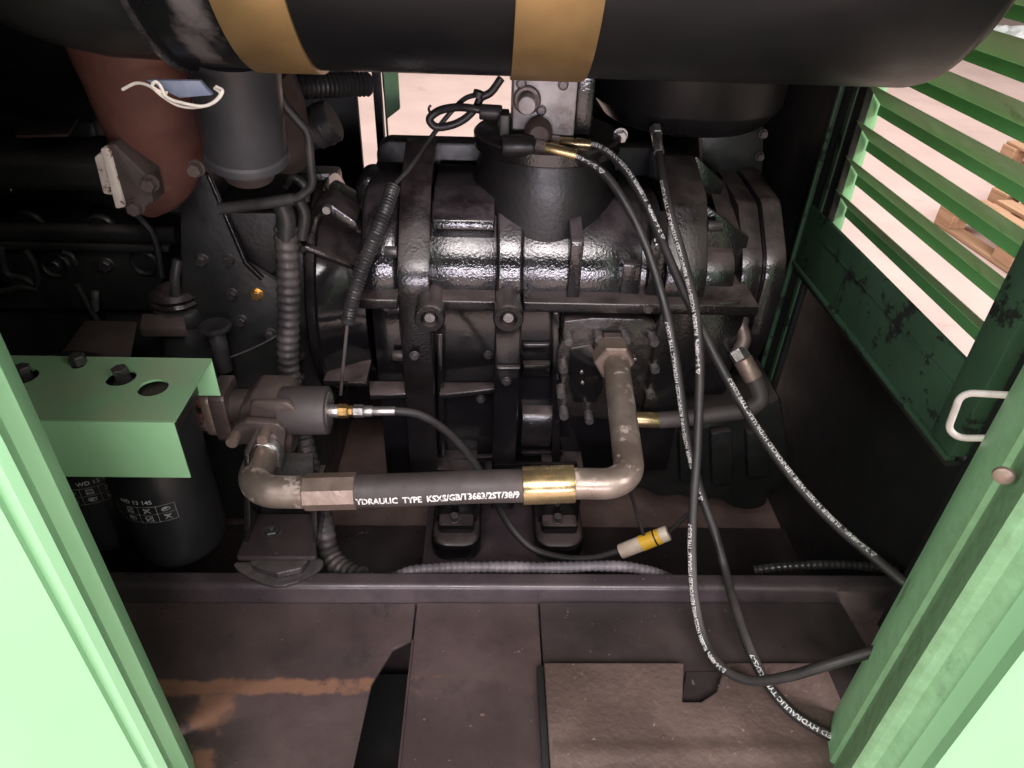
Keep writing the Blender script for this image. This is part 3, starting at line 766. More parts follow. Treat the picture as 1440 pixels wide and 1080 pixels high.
# ================================================================== AIR FILTER CANISTER
fx = P(965, 150, Y=1.60).x
af = thing('air_filter_canister', 'black round air filter canister with tapered bottom above the compressor end', 'air filter', (fx, 1.62, 1.185))
obj('shell', lathe((fx, 1.62, 1.185), (0, 0, 1), [(0, 0), (0, .10), (.004, .165), (.012, .178), (.045, .203), (.05, .206), (.36, .206), (.37, 0)], 64), 'tank_black', af)
obj('bracket', fpoly([(985, 180), (1075, 178), (1072, 245), (1048, 262), (990, 258)], 1.66, 1.70, .003), 'engine_paint', af)
for px, py in ((1073, 188), (1068, 220)):
    bolt(af, P(px, py, Y=1.655), FR, .009, .012, 'hex', 'bolt_steel')
obj('outlet_pipe', cyl((fx - .235, 1.60, 1.19), (fx - .235, 1.60, 1.40), .035, .004), 'tank_black', af)
bolt(af, P(872, 190, Y=1.5), FR, .013, .02, 'hex', 'zinc')

# ================================================================== OVERHEAD SILENCER
TY, TZ, TR = 1.10, 1.603, .228
tx0, tx1 = -.415, .605
tk = thing('silencer_drum', 'large black horizontal drum silencer with gold straps above compressor', 'silencer', ((tx0 + tx1) / 2, TY, TZ - TR))
obj('shell', lathe((tx0, TY, TZ), (1, 0, 0), [(0, 0), (0, TR - .002), (.001, TR + .004), (.008, TR + .005), (.010, TR), (tx1 - tx0 - .024, TR), (tx1 - tx0 - .012, TR - .003), (tx1 - tx0 - .003, TR - .011), (tx1 - tx0, TR - .024), (tx1 - tx0 + .012, TR * .5), (tx1 - tx0 + .015, 0)], 96), 'tank_black', tk)
def strap(pa, pb):
    x0 = P(pa, 112, Y=TY).x; x1 = P(pb, 112, Y=TY).x
    return obj('strap', lathe((x0, TY, TZ), (1, 0, 0), [(0, TR - .001), (.0002, TR + .0045), (.0015, TR + .0052), (x1 - x0 - .0015, TR + .0052), (x1 - x0 - .0002, TR + .0045), (x1 - x0, TR - .001)], 96), 'gold_strap', tk, label=None)
strap(383, 466); strap(716, 813)
obj('rim', lathe((tx0 - .003, TY, TZ), (1, 0, 0), [(0, TR), (0, TR + .007), (.002, TR + .009), (.006, TR + .009), (.008, TR + .006), (.008, TR)], 96), 'bolt_steel', tk)
obj('end_cone', lathe((tx0 - .001, TY, TZ), (-1, 0, 0), [(0, .222), (.10, .219), (.16, .208), (.20, .195), (.27, .13), (.31, .08), (.32, 0)], 64), 'engine_paint', tk)

wp_ = P(275, 55, Y=.91); wq_ = P(285, 95, Y=.96)
worn_bands(MATS['tank_black'], [(wp_.x, .905, .016, .030, 0), (wq_.x, .965, .012, .030, 0)], (.11, .10, .098), .5)
# ================================================================== EXHAUST ELBOW
ex = thing('exhaust_elbow', 'rusty red brown exhaust elbow with crusted white flange below the silencer', 'exhaust pipe', P(200, 290, Y=1.25))
pth = resample(catmull([P(172, 5, Y=1.16), P(192, 80, Y=1.19), P(212, 150, Y=1.22), P(221, 205, Y=1.24), P(212, 240, Y=1.25), P(188, 258, Y=1.25)], 10), .008)
obj('pipe', tube(pth, lambda s: .090 - .022 * max(0, min(1, (s - .08) / .26)) + .0012 * math.sin(s * 47), 32), 'rust_pipe', ex)
fl = fpoly([(146, 205, .004), (160, 202, .004), (208, 248), (216, 285, .004), (196, 297, .004), (178, 294, .004)], 1.12, 1.17, .004)
obj('flange', fl, 'rust_dull', ex)
obj('gasket', fpoly([(140, 210, .004), (152, 205, .004), (176, 292, .004), (162, 295, .004)], 1.115, 1.18, .004), 'crust_white', ex)
obj('outer_flange', fpoly([(132, 222, .004), (142, 212, .004), (158, 275, .003), (145, 273, .004)], 1.125, 1.19, .004), 'crust_white', ex)
for px, py in ((213, 257), (277, 236), (193, 290)):
    bolt(ex, P(px, py, Y=1.12), FR, .011, .02, 'hex', 'rust_dull')

# ================================================================== RUBBER DUCT
du = thing('rubber_duct', 'dark grey rubber air duct with ribbed end hanging below the drum', 'duct', P(350, 250, Y=1.2))
da = P(325, 70, Y=1.12); db = P(347, 221, Y=1.16)
L = (db - da).length
obj('sleeve', lathe(da, db - da, [(0, .068), (L * .3, .066), (L * .88, .0635), (L * .91, .0625), (L * .93, .0665), (L * .97, .0675), (L, .067), (L + .004, .060), (L - .01, .055), (L - .01, 0)], 48), 'rubber_duct', du)
obj('rusty_stub', cyl(db, db + (db - da).normalized() * .035, .042, .006), 'rust_dull', du)
wr = thing('wire_loop', 'thin white wire looped round the drum end bracket', 'wire', P(260, 150, Y=1.0))
wp = pix_path([(172, 126, dict(Y=1.0)), (192, 117, dict(Y=1.0)), (212, 122, dict(Y=.99)), (228, 135, dict(Y=.985)), (250, 148, dict(Y=.98)), (275, 151, dict(Y=.98)), (298, 145, dict(Y=.985)), (310, 132, dict(Y=.99)), (302, 124, dict(Y=1.0))], 8)
obj('strand', tube(wp, .0021, 8), 'white_wire', wr)
wp = pix_path([(236, 131, dict(Y=.99)), (224, 128, dict(Y=.988)), (214, 121, dict(Y=.985)), (219, 115, dict(Y=.985)), (225, 120, dict(Y=.985)), (234, 136, dict(Y=.98)), (262, 146, dict(Y=.975)), (288, 149, dict(Y=.975)), (306, 140, dict(Y=.98)), (313, 128, dict(Y=.985)), (304, 122, dict(Y=.995))], 8)
obj('strand', tube(wp, .0021, 8), 'white_wire', wr)
obj('tag_plate', fpoly([(205, 113), (280, 114), (298, 134), (252, 138), (236, 130)], 1.002, 1.012, .001), 'blue_grey', wr)

# ================================================================== ENGINE
en = thing('diesel_engine', 'dark oily diesel engine block with pipes and bolts behind the green bracket', 'engine', (-.8, 1.6, .45))
exr = P(300, 400, Y=1.42).x
obj('block', box(-1.9, exr, 1.45, 1.9, .55, 1.12, .012), 'engine_paint', en)
obj('head_cover', box(-1.85, P(125, 180, Y=1.4).x, 1.42, 1.8, 1.121, 1.20, .015), 'engine_paint', en)
obj('manifold', prism('X', rpoly([(1.30, 1.10, .02), (1.30, 1.165, .03), (1.44, 1.17), (1.44, 1.10)]), -1.85, P(150, 200, Y=1.3).x, .01), 'engine_paint', en)
obj('top_plate', slab([P(20, 190, Y=1.30), P(95, 188, Y=1.30), P(110, 165, Y=1.42), P(45, 164, Y=1.42)], .006), 'rust_dull', en)
obj('fuel_rail', tube([V((-1.85, 1.36, .995)), V((P(235, 275, Y=1.36).x, 1.36, .995))], .018, 14), 'engine_paint', en)
obj('side_cover', box(-1.85, P(225, 350, Y=1.38).x, 1.38, 1.449, .80, .955, .012), 'engine_paint', en)
obj('side_ledge', box(-1.85, P(240, 350, Y=1.36).x, 1.35, 1.449, .958, .972, .004), 'engine_paint', en)
obj('oil_pan', box(-1.85, exr - .02, 1.42, 1.449, .60, .78, .012), 'engine_paint', en)
for px, py in ((42, 258), (90, 350), (205, 347), (12, 262), (175, 262), (80, 372), (150, 372)):
    bolt(en, P(px, py, Y=1.379), FR, .013, .014, 'hex', 'bolt_steel')
for px, py, r in ((45, 318, .035), (80, 370, .032), (205, 368, .03), (145, 320, .03)):
    c = P(px, py, Y=1.38)
    obj('core_plug', lathe((c.x, 1.3805, c.z), FR, [(0, r), (.008, r), (.012, r * .85), (.006, r * .7), (.006, 0)], 28), 'engine_paint', en)
# looped fuel lines
for q in ([(0, 348), (10, 385), (35, 392), (50, 400), (48, 372), (36, 352)], [(0, 410), (14, 408), (28, 404), (52, 408)], [(88, 355), (100, 360), (106, 372)], [(108, 400), (130, 440), (150, 470)], [(190, 300), (215, 330), (228, 390)]):
    obj('fuel_line', tube(catmull([P(x, y, Y=1.33) for x, y in q], 8), .0065, 10), 'engine_paint', en)
obj('dipstick_tube', tube(catmull([P(250, 365, Y=1.30), P(246, 390, Y=1.29), P(247, 415, Y=1.29)], 6), .010, 12), 'conduit_dark', en)
obj('short_pipe', cyl(P(134, 410, Y=1.33), P(134, 436, Y=1.33), .007, .001), 'zinc', en)
# pump with ribbed cap
pm = P(245, 430, Y=1.30)
pump = obj('pump_body', lathe((pm.x, 1.32, pm.z - .17), (0, 0, 1), [(0, 0), (0, .05), (.06, .055), (.10, .05), (.125, .042), (.128, .052), (.15, .054), (.16, .05), (.17, .03), (.17, 0)], 32), 'engine_paint', en)
obj('pump_cap', lathe((pm.x, 1.32, pm.z), (0, 0, 1), [(0, 0), (0, .05), (.006, .052), (.012, .047), (.014, .047), (.02, .05), (.03, .04), (.032, 0)], 32), 'black_dusty', en)
obj('pump_arm', slab([P(200, 440, Y=1.28), P(258, 446, Y=1.27), P(262, 462, Y=1.25), P(196, 462, Y=1.25)], .02), 'rust_dull', en)
obj('flat_cover', slab([P(75, 510, Y=1.08), P(182, 505, Y=1.08), P(192, 452, Y=1.24), P(120, 450, Y=1.24)], .006), 'rust_dull', en)
# big black plate with bolts and a gusset
br = obj('mount_plate', fpoly([(252, 250), (290, 245), (345, 370), (392, 398), (394, 560), (280, 560), (256, 420)], 1.30, 1.315, .002), 'engine_paint', en)
for px, py, mm in ((285, 365, 'bolt_steel'), (322, 365, 'bolt_steel'), (327, 413, 'bolt_steel'), (362, 413, 'brass'), (340, 450, 'bolt_steel'), (381, 469, 'bolt_steel')):
    bolt(en, P(px, py, Y=1.30), FR, .0105, .014, 'hex', mm)
obj('gusset_plate', fpoly([(292, 246), (315, 300), (388, 300), (388, 380), (370, 396), (352, 372), (340, 370)], 1.32, 1.335, .002), 'black_matte', en)
obj('plate_edge', fpoly([(289, 247), (293, 246), (346, 369), (370, 392), (366, 395), (342, 372)], 1.288, 1.2995, .001), 'black_dusty', en)
tp = P(303, 463, Y=1.25)
obj('drain_tap', cyl((tp.x, 1.25, tp.z), (tp.x, 1.25, tp.z - .10), .017, .003), 'conduit_dark', en)
obj('tap_head', lathe((tp.x, 1.25, tp.z), (0, 0, 1), [(0, 0), (0, .030), (.003, .033), (.008, .033), (.012, .028), (.012, 0)], 28), 'conduit_dark', en)
obj('flywheel_case', box(exr + .002, xa - .002, 1.34, 1.8, .52, 1.0, .012), 'engine_paint', en)
obj('sump', box(-1.8, P(445, 650, Y=1.36).x, 1.36, 1.82, .16, .549, .02), 'engine_paint', en)
for py in (350, 500, 530):
    bolt(en, P(425, py, Y=1.30), FR, .006, .01, 'hex')
# metal strap standing behind the bell housing
obj('lifting_plate', fpoly([(402, 245), (462, 244), (463, 285), (458, 285), (456, 262), (448, 290), (402, 300)], 1.50, 1.508, .001), 'black_dusty', en)
# breather with clamp cap behind the duct
bc = P(448, 178, Y=1.45)
obj('breather', cyl(P(405, 200, Y=1.45), P(445, 180, Y=1.44), .036, .004), 'rubber', en)
obj('breather_cap', lathe(P(440, 182, Y=1.44), P(480, 163, Y=1.44) - P(440, 182, Y=1.44), [(0, 0), (0, .038), (.003, .041), (.02, .041), (.022, .0425), (.026, .0425), (.028, .041), (.042, .041), (.048, .036), (.048, 0)], 36), 'conduit_dark', en)
obj('turbo_pipe', tube(catmull([P(372, 95, Y=1.32), P(392, 140, Y=1.36), P(400, 180, Y=1.40), P(398, 225, Y=1.42)], 8), .045, 24), 'rust_dull', en)
obj('corrugated_hose', tube(resample([P(415, 122, Y=1.42), P(520, 118, Y=1.50)], .003), lambda s: .022 + .0025 * math.sin(s * 2 * pi / .009), 20), 'rubber', en)
# bent black tube with its hose
bt = fillet_path([P(376, 100, Y=1.16), P(402, 150, Y=1.17), P(433, 185, Y=1.18), P(440, 262, Y=1.19), P(418, 279, Y=1.19), P(310, 293, Y=1.19)], .03, 7)
obj('bent_tube', tube(bt, .0075, 14), 'conduit_dark', en)
obj('tube_hose', tube([P(414, 280, Y=1.19), P(360, 287, Y=1.19), P(308, 294, Y=1.19)], .0105, 14), 'conduit_dark', en)
obj('small_pipe', tube(catmull([P(395, 285, Y=1.22), P(402, 305, Y=1.22), P(402, 335, Y=1.22)], 6), .017, 14), 'conduit_dark', en)
obj('small_pipe', tube(catmull([P(420, 282, Y=1.24), P(428, 300, Y=1.24), P(424, 335, Y=1.24)], 6), .011, 14), 'rubber', en)
obj('loop_hose', tube(catmull([P(400, 262, Y=1.3), P(412, 250, Y=1.3), P(428, 262, Y=1.3), P(430, 282, Y=1.3)], 6), .008, 12), 'conduit_dark', en)

# ================================================================== GREEN FILTER BRACKET
def holed_plate(outline, holes, t, z):
    """flat plate on level z, outline and round holes in x, y"""
    cu = bpy.data.curves.new('t', 'CURVE'); cu.dimensions = '2D'; cu.fill_mode = 'BOTH'; cu.extrude = t / 2
    def spl(q):
        s = cu.splines.new('POLY'); s.points.add(len(q) - 1)
        for p, v in zip(s.points, q): p.co = (v[0], v[1], 0, 1)
        s.use_cyclic_u = True
    spl(outline)
    for (x, y, r) in holes: spl([(x + r * math.cos(2 * pi * k / 28), y + r * math.sin(2 * pi * k / 28)) for k in range(28)])
    o = bpy.data.objects.new('t', cu); COL.objects.link(o)
    me = bpy.data.meshes.new_from_object(o.evaluated_get(bpy.context.evaluated_depsgraph_get()))
    bpy.data.objects.remove(o); bpy.data.curves.remove(cu)
    me.transform(Matrix.Translation((0, 0, z - t / 2)))
    return me
BZ = .95
k0 = P(245, 592, Z=BZ); k1 = P(295, 505, Z=BZ)
zbot = P(272, 670, Y=k0.y).z
gb = thing('filter_bracket', 'pale green folded bracket with holes in its top over the oil filters', 'bracket', (k0.x - .25, k0.y + .08, zbot))
hol = [(P(215, 545, Z=BZ), .0225), (P(170, 531, Z=BZ), .0225), (P(110, 513, Z=BZ), .011), (P(32, 529, Z=BZ), .0225)]
obj('top_plate', holed_plate([(-1.05, k0.y), (k0.x, k0.y), (k0.x, k1.y), (-1.05, k1.y)], [(h.x, h.y, r) for h, r in hol], .004, BZ), 'green_bracket', gb)
obj('front_flange', box(-1.05, k0.x, k0.y - .0035, k0.y - .0003, zbot, BZ - .0005, .001), 'green_bracket', gb)
obj('back_flange', box(-1.05, k0.x, k1.y + .0003, k1.y + .0035, BZ - .075, BZ - .0005, .001), 'green_bracket', gb)
obj('filter_head', box(-1.0, k0.x - .035, k0.y + .02, k1.y + .02, zbot + .031, BZ - .03, .008), 'engine_paint', gb)
for i in (1, 2, 3):
    h = hol[i][0]
    bolt(gb, (h.x, h.y + .004, BZ - .018), (0, 0, 1), .0125, .034, 'hex', 'bolt_steel')
    if i != 2: obj('filter_spigot', cyl((h.x, h.y, BZ - .05), (h.x, h.y, BZ - .017), .019, .002), 'bolt_steel', gb)

# ================================================================== OIL FILTERS
def grid_label():
    """row of white outlined pictogram boxes, flat print"""
    b = bmesh.new()
    def ln(x0, y0, x1, y1, w=.0005):
        a = V((x0, y0, 0)); c = V((x1, y1, 0)); d = (c - a).normalized(); n = V((-d.y, d.x, 0)) * w / 2
        k = max(1, int((c - a).length / .006))
        for i in range(k):
            p = a.lerp(c, i / k); q = a.lerp(c, (i + 1) / k)
            b.faces.new([b.verts.new(p + n), b.verts.new(p - n), b.verts.new(q - n), b.verts.new(q + n)])
    Wd, H = .124, .038
    for y in (0, H): ln(-Wd / 2, y, Wd / 2, y)
    rr = random.Random(5)
    for i in range(5):
        x = -Wd / 2 + Wd * i / 4
        ln(x, 0, x, H)
        if i == 4: break
        ln(x, H / 2, x + Wd / 4, H / 2, .0004)
        for row in (0, 1):
            cx = x + Wd / 8; cy = H * (.25 + .5 * row); s = .0055
            if (i + row) % 3 == 0:
                ln(cx - s, cy - s, cx + s, cy + s, .0011); ln(cx - s, cy + s, cx + s, cy - s, .0011)
            if (i + row) % 3 == 1:
                q = [(cx + s * 1.3 * math.cos(t), cy + s * .75 * math.sin(t)) for t in [k * pi / 4 for k in range(9)]]
                for u, w in zip(q, q[1:]): ln(*u, *w, .0009)
                ln(cx - s, cy, cx + s * .6, cy + s * .3, .0016)
            if (i + row) % 3 == 2:
                for u in ((-1, -1, 1, -1), (1, -1, 1, 1), (1, 1, -1, 1), (-1, 1, -1, -1)): ln(cx + u[0] * s, cy + u[1] * s, cx + u[2] * s, cy + u[3] * s, .0009)
                ln(cx - s, cy - s, cx + s, cy + s, .0008)
            for k in range(3):
                ln(cx + rr.uniform(-1.4, 1.2) * s, cy + rr.uniform(-1, 1) * s, cx + rr.uniform(-1.2, 1.4) * s, cy + rr.uniform(-1, 1) * s, .0009)
    return b
def oil_filter(cx, cy, label, turn):
    R_, zb, zt_ = .087, .492, zbot + .03
    t = thing('oil_filter', label, 'oil filter', (cx, cy, zb))
    H = zt_ - zb
    obj('canister', lathe((cx, cy, zb), (0, 0, 1), [(0, 0), (0, .05), (.003, .062), (.012, .076), (.028, .084), (.045, R_), (H - .01, R_), (H, R_ - .006), (H, 0)], 64), 'filter_black', t)
    ax = [V((cx, cy, 0)) for _ in range(2)]
    def wrapc(b, z):
        for v in b.verts:
            th = turn + v.co.x / R_
            v.co = V((cx + math.sin(th) * (R_ + .0006), cy - math.cos(th) * (R_ + .0006), z + v.co.y))
        return b
    zl = zb + .150
    obj('label_print', wrapc(grid_label(), zl), 'grey_print', t)
    b = text_mesh('WD 13 145', .0125, .0002); bmesh.ops.translate(b, verts=b.verts[:], vec=(-.032, 0, 0))
    cut_x(b, [-.02, -.01, 0, .01, .02])
    obj('number_print', wrapc(b, zl + .045), 'grey_print', t)
    return t
c2 = P(240, 735, Y=.90)
oil_filter(c2.x - .040, .988, 'black spin-on oil filter beside the engine mount with printed pictograms', -.12)
c1 = P(133, 720, Y=.90)
oil_filter(c1.x - .062, 1.03, 'black spin-on oil filter between the light jamb and another filter', .55)

# ================================================================== OIL VALVE AND MAIN HOSE
HY = .895
hl = P(430, 692, Y=HY); hr = P(808, 680, Y=HY)
vb = thing('oil_valve', 'brown cast oil valve with bolted flanges and dark solenoid at the hose elbow', 'valve', P(370, 660, Y=1.06))
VY = 1.035
ctr = P(370, 598, Y=VY)
obj('body', fpoly([(336, 575, .012), (352, 560, .015), (405, 562, .02), (414, 590), (408, 655, .01), (388, 662, .01), (372, 625), (330, 620, .01)], VY + .004, VY + .085, .008), 'valve_iron', vb)
obj('shoulder', fpoly([(352, 566, .01), (405, 566, .02), (420, 580, .02), (412, 600), (350, 598)], VY - .012, VY + .003, .004), 'valve_iron', vb)
obj('port_flange', fpoly([(325, 603, .012), (345, 593, .01), (390, 596, .012), (402, 606, .01), (398, 650, .012), (386, 658, .01), (372, 640, .01), (345, 625, .015), (330, 628, .012)], VY - .03, VY - .013, .004), 'valve_iron', vb)
for px, py, mm in ((331, 616, 'ferrule_dull'), (373, 612, 'ferrule_dull'), (392, 653, 'bolt_steel')):
    bolt(vb, P(px, py - 4, Y=VY - .03), FR, .0115, .024, 'cap', mm)
# pipe flange pair toward the bracket (axis along X)
fa = P(345, 570, Y=1.10)
def yzplate(x0, x1, c, h, w, r, m, name):
    pr = rpoly([(c.y - w, c.z - h, r), (c.y + w, c.z - h, r), (c.y + w, c.z + h, r), (c.y - w, c.z + h, r)])
    return obj(name, prism('X', pr, x0, x1, .005), m, vb)
xf0 = P(288, 575, Y=1.08).x; xf1 = P(303, 575, Y=1.08).x; xf2 = P(326, 575, Y=1.08).x; xf3 = P(352, 570, Y=1.1).x
cc = V((0, 1.095, P(305, 580, Y=1.08).z))
yzplate(xf0, xf1 - .001, cc, .052, .034, .02, 'ferrule_dull', 'pipe_flange')
yzplate(xf1, xf2, cc, .055, .040, .012, 'valve_iron', 'pipe_flange')
obj('neck', cyl((xf2 - .002, cc.y, cc.z + .004), (xf3 + .04, cc.y, cc.z + .004), .034, .004), 'valve_iron', vb)
obj('inlet_stub', lathe((xf0 - .06, cc.y - .005, cc.z - .02), (1, 0, 0), [(0, 0), (0, .022), (.012, .03), (.03, .032), (.062, .03), (.062, 0)], 24), 'foil', vb)
for dy, dz in ((-.03, .035), (-.034, -.002)):
    bolt(vb, (xf0 + .001, cc.y + dy + .004, cc.z + dz), (-1, 0, 0), .0125, .03, 'cap', 'rust_pipe')
obj('seal_cap', fpoly([(392, 552, .01), (358, 556, .01), (352, 566), (398, 570)], 1.06, 1.12, .004), 'valve_iron', vb)
# solenoid drum
s0 = P(397, 577, Y=1.06); s1 = P(463, 577, Y=1.06)
obj('solenoid', cyl(s0, s1, .046, .004, 40), 'solenoid', vb)
obj('solenoid_face', lathe(s1, (1, 0, 0), [(0, .036), (.002, .034), (.004, .022), (.004, 0)], 32), 'zinc', vb)
def at(px, dy=0): return P(px, 578 + dy, Y=1.06)
obj('union', cyl(at(464), at(477), .013, .002), 'zinc', vb)
obj('brass_nut', hexa(at(475), at(490), .0135), 'brass', vb)
obj('brass_nut', hexa(at(489.5), at(497), .0105), 'brass', vb)
fit = thing('sensor_hose', 'thin black hose with crimped steel end curving from solenoid to yellow taped connector', 'hose', P(700, 715, Y=1.1))
obj('swivel_nut', hexa(at(496.5), at(512), .0125), 'zinc', fit)
obj('crimp_collar', cyl(at(511.5), at(524), .0105, .001), 'zinc', fit)
obj('crimp_sleeve', cyl(at(523.5), at(556), .0088, .001), 'zinc', fit)
q = [at(553), P(585, 582, Y=1.07), P(615, 597, Y=1.08), P(645, 623, Y=1.09), P(670, 655, Y=1.10), P(690, 690, Y=1.11), P(706, 722, Y=1.115), P(725, 750, Y=1.10), P(750, 772, Y=1.08), P(790, 784, Y=1.05), P(835, 785, Y=1.03), P(882, 772, Y=1.02)]
obj('hose', tube(catmull(q, 10), .0082, 14), 'rubber', fit)
cn = thing('taped_connector', 'cream cylindrical connector wrapped with yellow tape above the floor beam', 'connector', P(905, 765, Y=1.0))
ca = P(872, 776, Y=1.02); cb = P(940, 749, Y=1.02); dd = cb - ca
obj('body', cyl(ca, cb, .0165, .003), 'cream', cn)
obj('yellow_band', lathe(ca + dd * .44, dd, [(0, .0166), (.0005, .0172), (dd.length * .40, .0172), (dd.length * .40 + .0005, .0166)], 28), 'yellow_tape', cn)
obj('cable_tie', lathe(ca + dd * .72, dd, [(0, .0168), (.0005, .0185), (.0035, .0185), (.004, .0168)], 24), 'rubber', cn)
obj('tail_cable', tube(catmull([cb, P(955, 735, Y=1.05), P(975, 715, Y=1.1), P(985, 690, Y=1.2)], 8), .005, 10), 'rubber', cn)
obj('lead', tube(catmull([P(886, 690, Y=1.15), P(895, 720, Y=1.08), P(905, 752, Y=1.02)], 8), .004, 10), 'rubber', cn)

# main oil hose: steel elbow, ferrules, printed rubber hose, long steel bend up to the hex nut
mh = thing('main_oil_hose', 'thick black oil hose with white print between bent steel pipes and ferrules', 'hose', (0, HY, hl.z - .03))
pR = .0285
eb = P(368, 610, Y=VY - .03)
elb = fillet_path([V((eb.x, VY - .029, hl.z)), V((eb.x, HY, hl.z)), hl + V((.004, 0, 0))], .072, 14)
obj('steel_elbow', tube(elb, pR, 24), 'steel_pipe', mh)
obj('elbow_collar', lathe((eb.x, VY - .031, hl.z), FR, [(0, .034), (.012, .034), (.018, .030), (.02, .027), (.02, .02)], 28), 'zinc', mh)
f0, f1, f2, f3 = P(428, 692, Y=HY), P(503, 690, Y=HY), P(735, 683, Y=HY), P(808, 680, Y=HY)
obj('ferrule', lathe(f0, f1 - f0, [(0, 0), (0, .029), (.003, .0325), ((f1 - f0).length - .002, .0325), ((f1 - f0).length, .029), ((f1 - f0).length, 0)], 8), 'ferrule_dull', mh, ang=25, label='dull brown crimped octagonal ferrule')
obj('ferrule', cyl(f2, f3, .0335, .002, 40), 'ferrule_gold', mh, label='gold plated round ferrule')
hp_ = [f1 - (f1 - f0) * .02, f1.lerp(f2, .35) + V((0, 0, -.001)), f1.lerp(f2, .7) + V((0, 0, .001)), f2 + (f3 - f2) * .02]
hpath = catmull(hp_, 12)
obj('rubber_hose', tube(hpath, .0292, 32), 'rubber_dusty', mh)
tb = text_mesh('YDRAULIC  TYPE  KSXS/GB/T3683/2ST/38/9', .0172, .0006)
wdt = max(v.co.x for v in tb.verts)
Lh = (f2 - f1).length
for v in tb.verts: v.co.x *= (Lh * .97) / wdt
cut_y(tb, [.002, .004, .006, .008, .010, .012])
def face_low(c): return V((0, -.62, -.16)).normalized()
def hose_face(c):
    s = (c.x - f1.x) / (f2.x - f1.x)
    e = to_eye(c); a = math.radians(40 - 10 * s)
    return (e * math.cos(a) + e.cross(V((1, 0, 0))).normalized() * math.sin(a) * -1)
obj('hose_print', wrap(tb, hpath, .004, .0292, hose_face, yo=-.006, lift=.0007), 'white_print', mh)
nut = P(862, 503, Y=1.26)
long_ = fillet_path([f3 - V((.005, 0, 0)), V((P(888, 678, Y=HY).x, HY, f3.z)), V((nut.x + .004, 1.24, nut.z))], .095, 16)
obj('steel_bend', tube(resample(long_, .008), .0275, 24), 'steel_pipe', mh)
obj('hex_nut', hexa((nut.x, 1.285, nut.z), (nut.x, 1.235, nut.z), .043, .004), 'ferrule_dull', mh)
obj('hex_nut', hexa((nut.x, 1.31, nut.z + .003), (nut.x, 1.286, nut.z + .003), .036, .003), 'valve_iron', mh)

# ================================================================== ENGINE MOUNT
em = thing('engine_mount', 'worn dark steel engine mount with bolted plate and bright rounded pad on beam', 'mount', P(390, 825, Z=.522))
ma = P(352, 745, Y=.965); 
obj('upright', fpoly([(343, 640), (350, 640), (352, 738), (348, 770), (342, 770)], .93, 1.02, .002), 'black_dusty', em)
obj('upright', fpoly([(436, 700), (445, 700), (447, 770), (441, 770)], .93, 1.02, .002), 'black_dusty', em)
obj('back_plate', fpoly([(348, 640), (440, 640), (444, 735), (352, 735)], 1.022, 1.03, .002), 'engine_paint', em)
mz = .560
mp = [P(358, 722, Z=mz), P(440, 722, Z=mz), P(446, 783, Z=mz), P(331, 783, Z=mz)]
obj('mount_plate', prism('Z', rpoly([(mp[0].x, mp[0].y), (mp[1].x, mp[1].y), (mp[2].x, mp[2].y, .006), (mp[3].x, mp[3].y, .006)]), mz - .012, mz, .003), 'deck_dark', em)
mb = P(383, 748, Z=mz)
bolt(em, (mb.x, mb.y, mz), (0, 0, 1), .016, .016, 'stud', 'engine_paint')
pdz = .530
q = [P(x, y, Z=pdz) for x, y in ((325, 790), (453, 784), (456, 795), (440, 807), (420, 817), (400, 823), (385, 824), (368, 820), (350, 812), (333, 801))]
obj('base_pad', prism('Z', rpoly([(v.x, v.y, .03) for v in q]), .522, pdz, .003), 'bolt_steel', em)
q2 = [P(345, 790, Z=mz - .02), P(440, 785, Z=mz - .02), P(425, 802, Z=mz - .02), P(390, 810, Z=mz - .02), P(362, 802, Z=mz - .02)]
obj('rubber_pad', prism('Z', rpoly([(v.x, v.y, .01) for v in q2]), pdz + .0005, mz - .0125, .004), 'bolt_steel', em)

